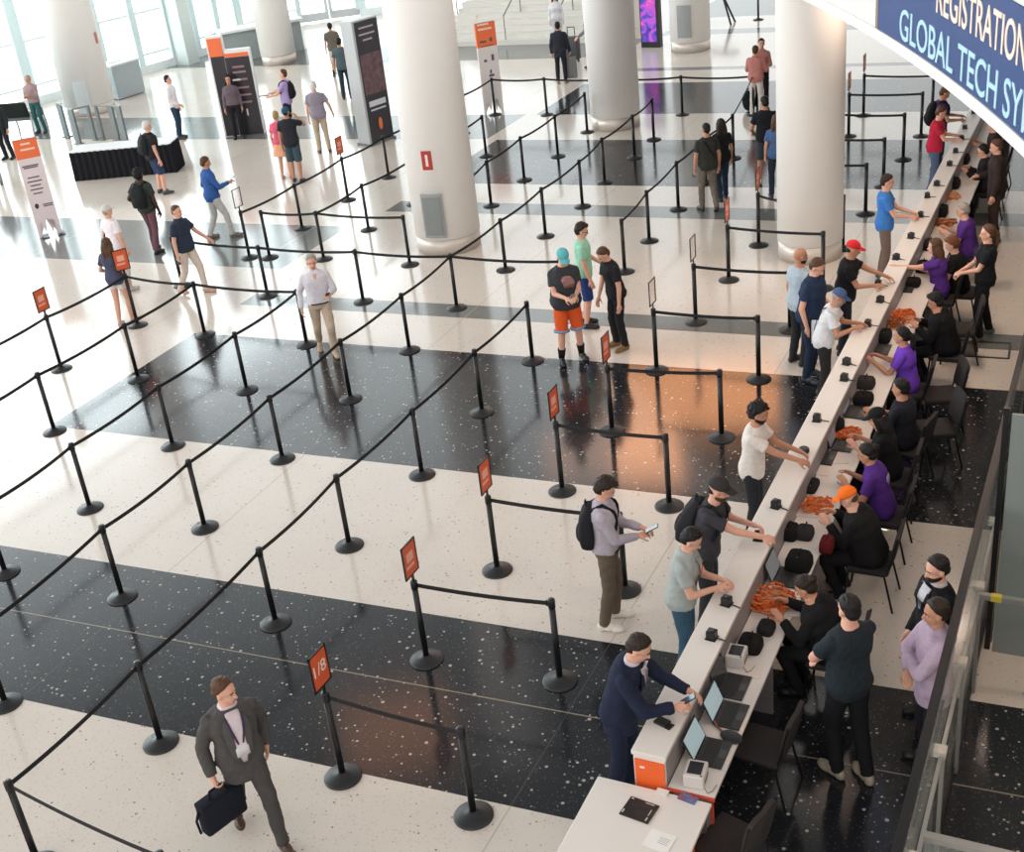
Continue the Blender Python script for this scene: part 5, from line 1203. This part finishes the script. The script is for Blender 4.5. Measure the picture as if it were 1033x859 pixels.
F = seated('black haired staff member with glasses and white collar', (990, 146), ('short', 'black'), ('jacket', (34, 32, 36)), chair_lab='chair under the staff member with glasses', lean=12, head=(14, 0), glasses='on', near=False, skin='light')
patch(F, 'white_front', [(-.02, .02, .2), (-.05, .05, .35), (-.05, .05, .48)], cloth((206, 200, 196)))
F = seated('staff member in brown top half hidden by the balcony lip', (1000, 120), ('short', 'brown'), ('tee', (60, 50, 48)), lean=10, head=(10, 0), near=False, skin='light', chair_lab='farthest chair, hidden by the balcony lip')
F = person('tall man in dark brown jacket standing behind the seated staff', (1004, 141), 1.80, 290, 'light', ('short', 'brown'), ('jacket', (52, 42, 40)), ('trousers', (58, 46, 42)), (30, 28, 28), head=(14, 0), lean=4, rh=(.14, .30, 1.1))
F = person('woman in black tee with brown ponytail standing behind the staff', (997, 227), 1.74, 284, 'light', ('ponytail', 'brown'), ('tee', (28, 28, 32)), ('trousers', (28, 28, 32)), (120, 112, 108), near=True, fem=True, head=(4, 0), lh=(-.05, .34, 1.05), rh=(.05, .35, 1.03), feet=((-.13, .08, 0), (.15, -.1, 0)), curl=(.7, .7))
lanyard(F, (70, 70, 74), .24)
F = person('man in dark green black tee standing with arms folded', (856, 600), 1.90, 338, 'light', ('buzz', 'black'), ('tee', (34, 42, 48)), ('trousers', (24, 24, 28)), (150, 138, 122), near=True, head=(8, 4), lh=(.05, .17, 1.15), rh=(-.05, .20, 1.10), folded=True, feet=((-.075, .05, 0), (.085, -.12, 0)), curl=(.3, .3))
F = person('bearded man in black suit beside the glass partition', (944, 562), 1.78, 262, 'light', ('short', 'black'), ('jacket', (26, 26, 30)), ('trousers', (24, 24, 28)), (22, 22, 24), near=True, head=(12, 0), beard='dark', lh=(-.08, .20, .98), rh=(.10, .19, .95), suit=True)
suit_front(F, (190, 190, 196), (30, 30, 34), None, .29)
F = person('man in pale lilac jacket with folded arms by the glass partition', (944, 605), 1.78, 276, 'tan', ('short', 'dark'), ('jacket', (176, 156, 176)), ('trousers', (30, 30, 36)), (24, 24, 26), near=True, head=(8, 0), lh=(.05, .19, 1.15), rh=(-.05, .22, 1.10), folded=True, curl=(.3, .3))
# empty chairs
for (u, v, z), hd, lab in (((770, 752, 0), 275, 'empty chair before the near laptops'), ((737, 848, 0), 285, 'empty chair at the bottom edge beside the side desk'), ((948, 398, 0), 250, 'empty chair with grey back behind the navy tee'), ((944, 432, 0), 245, 'empty chair with tilted back on dark floor behind the staff'), ((968, 332, 0), 262, 'empty chair beside the standing ponytail woman')):
    g = G(u, v, .45); chair(g.x, g.y, hd, lab)
g = G(985, 352); rt = empty('floor_box', g, .05); tag(rt, 'flat metal floor box frame behind the standing ponytail woman', 'floor box')
obj('frame', box(box(box(boxm(-.45, 0, .006, .03, .55, .012), .45, 0, .006, .03, .55, .012), 0, -.27, .006, .9, .03, .012), 0, .27, .006, .9, .03, .012), BLACK, rt); obj('lid', boxm(-.2, 0, .004, .45, .5, .006), mat('floor_lid', (96, 92, 90), .4, .4, .03, 10), rt)
# ------------------------------------------------------------------ light
sc = bpy.context.scene
w = bpy.data.worlds.new('hall_fill'); sc.world = w; w.use_nodes = True; nt = w.node_tree; L = nt.links.new
bg = nt.nodes['Background']; tc = nt.nodes.new('ShaderNodeTexCoord')
N = nt.nodes.new
sp = N('ShaderNodeSeparateXYZ'); L(tc.outputs['Generated'], sp.inputs[0])
dp = N('ShaderNodeVectorMath'); dp.operation = 'DOT_PRODUCT'; dp.inputs[1].default_value = Vector((-.83, .50, 0)).normalized()
L(tc.outputs['Generated'], dp.inputs[0])
mr = N('ShaderNodeMapRange'); L(dp.outputs['Value'], mr.inputs[0]); mr.inputs[1].default_value = -1; mr.inputs[2].default_value = 1.0
cr = N('ShaderNodeValToRGB'); L(mr.outputs[0], cr.inputs[0]); e = cr.color_ramp.elements
def gr(x, k): return (x[0]*k, x[1]*k, x[2]*k, 1)
e[0].position = 0; e[0].color = gr((1.0, .955, .92), 1.75/3); e[1].position = 1; e[1].color = gr((.90, 1.0, 1.02), 3.2/3)
for p_, c_, k_ in ((.5, (1, .97, .94), 1.25), (.72, (1, .99, .98), 1.05), (.85, (.96, 1, 1), 1.7), (.94, (.92, 1, 1.02), 2.6)):
    x = e.new(p_); x.color = gr(c_, k_/3)
el = N('ShaderNodeMapRange'); el.interpolation_type = 'SMOOTHSTEP'; L(sp.outputs[2], el.inputs[0]); el.inputs[1].default_value = .42; el.inputs[2].default_value = .64; el.inputs[3].default_value = 1; el.inputs[4].default_value = .20
fw = N('ShaderNodeMapRange'); fw.interpolation_type = 'SMOOTHSTEP'; L(dp.outputs['Value'], fw.inputs[0]); fw.inputs[1].default_value = -.35; fw.inputs[2].default_value = .25
m1 = N('ShaderNodeMix'); m1.data_type = 'FLOAT'; L(fw.outputs[0], m1.inputs[0]); m1.inputs[2].default_value = 1; mk = N('ShaderNodeMapRange'); L(el.outputs[0], mk.inputs[0]); mk.inputs[1].default_value = .2; mk.inputs[2].default_value = 1; mk.inputs[3].default_value = .6; mk.inputs[4].default_value = 1; L(mk.outputs[0], m1.inputs[2]); L(el.outputs[0], m1.inputs[3])
ml = N('ShaderNodeVectorMath'); ml.operation = 'SCALE'; L(cr.outputs[0], ml.inputs[0]); L(m1.outputs[0], ml.inputs['Scale'])
L(ml.outputs[0], bg.inputs[0]); bg.inputs[1].default_value = 3.0
def area(name, loc, target, size, power, rgb):
    l = bpy.data.lights.new(name, 'AREA'); l.shape = 'RECTANGLE'; l.size, l.size_y = size; l.energy = power; l.color = rgb
    o = bpy.data.objects.new(name, l); C.objects.link(o); o.location = loc
    o.rotation_euler = (Vector(target)-Vector(loc)).to_track_quat('-Z', 'Y').to_euler(); return o
area('overhead_fill', (-14, 6, 30), (-13, 10, 0), (40, 34), 400, (1, .965, .93))  # added overhead fill for the floor, not a real roof opening
area('hall_fill', (-75, -25, 28), (-10, 24, 2), (40, 30), 22000, (1, .98, .95))  # added unseen fill from the near left, brightens the column faces
area('hall_fill', (-15, -85, 26), (-12, 26, 2), (44, 26), 11000, (1, .98, .95))  # second added fill, behind the camera, for the farther columns
area('daylight', (-38, 34, 7.6), (0, 30, 6.0), (44, 15), 9500, (.88, 1, 1.03))
area('warm_lamp', rp(41, RR-.4, 5.6), (-5, 13.5, 0), (5, 1.0), 30, (1, .42, .18))
wl = area('warm_lamp', (-7.9, 23.4, 4.95), (-5, 14.4, 0), (3.8, 2.6), 13, (1, .42, .18)); wl.data.spread = math.radians(50)
area('warm_lamp', (-14.4, 19.2, 12), (-6, 8, 0), (2.6, 1.8), 30, (1, .42, .20))
area('warm_lamp', (-4.6, 21, 12), (-2, 8, 0), (1.2, 1.2), 10, (1, .50, .26))
# unseen warm lamps added under the ring balcony to brighten counter and staff floor
for i, th in enumerate((14, 18, 22, 26, 30, 34)):
    p = rp(th, RR+2.2, 5.09)
    l = bpy.data.lights.new('soffit_fill', 'AREA'); l.shape = 'DISK'; l.size = .5; l.energy = 62; l.color = (1, .76, .60)
    o = bpy.data.objects.new('soffit_fill', l); C.objects.link(o); o.location = p - Vector((0, 0, .03))
sc.view_settings.view_transform = 'Standard'; sc.view_settings.look = 'None'; sc.view_settings.gamma = 1; sc.view_settings.use_curve_mapping = False
sc.view_settings.exposure = 0.0
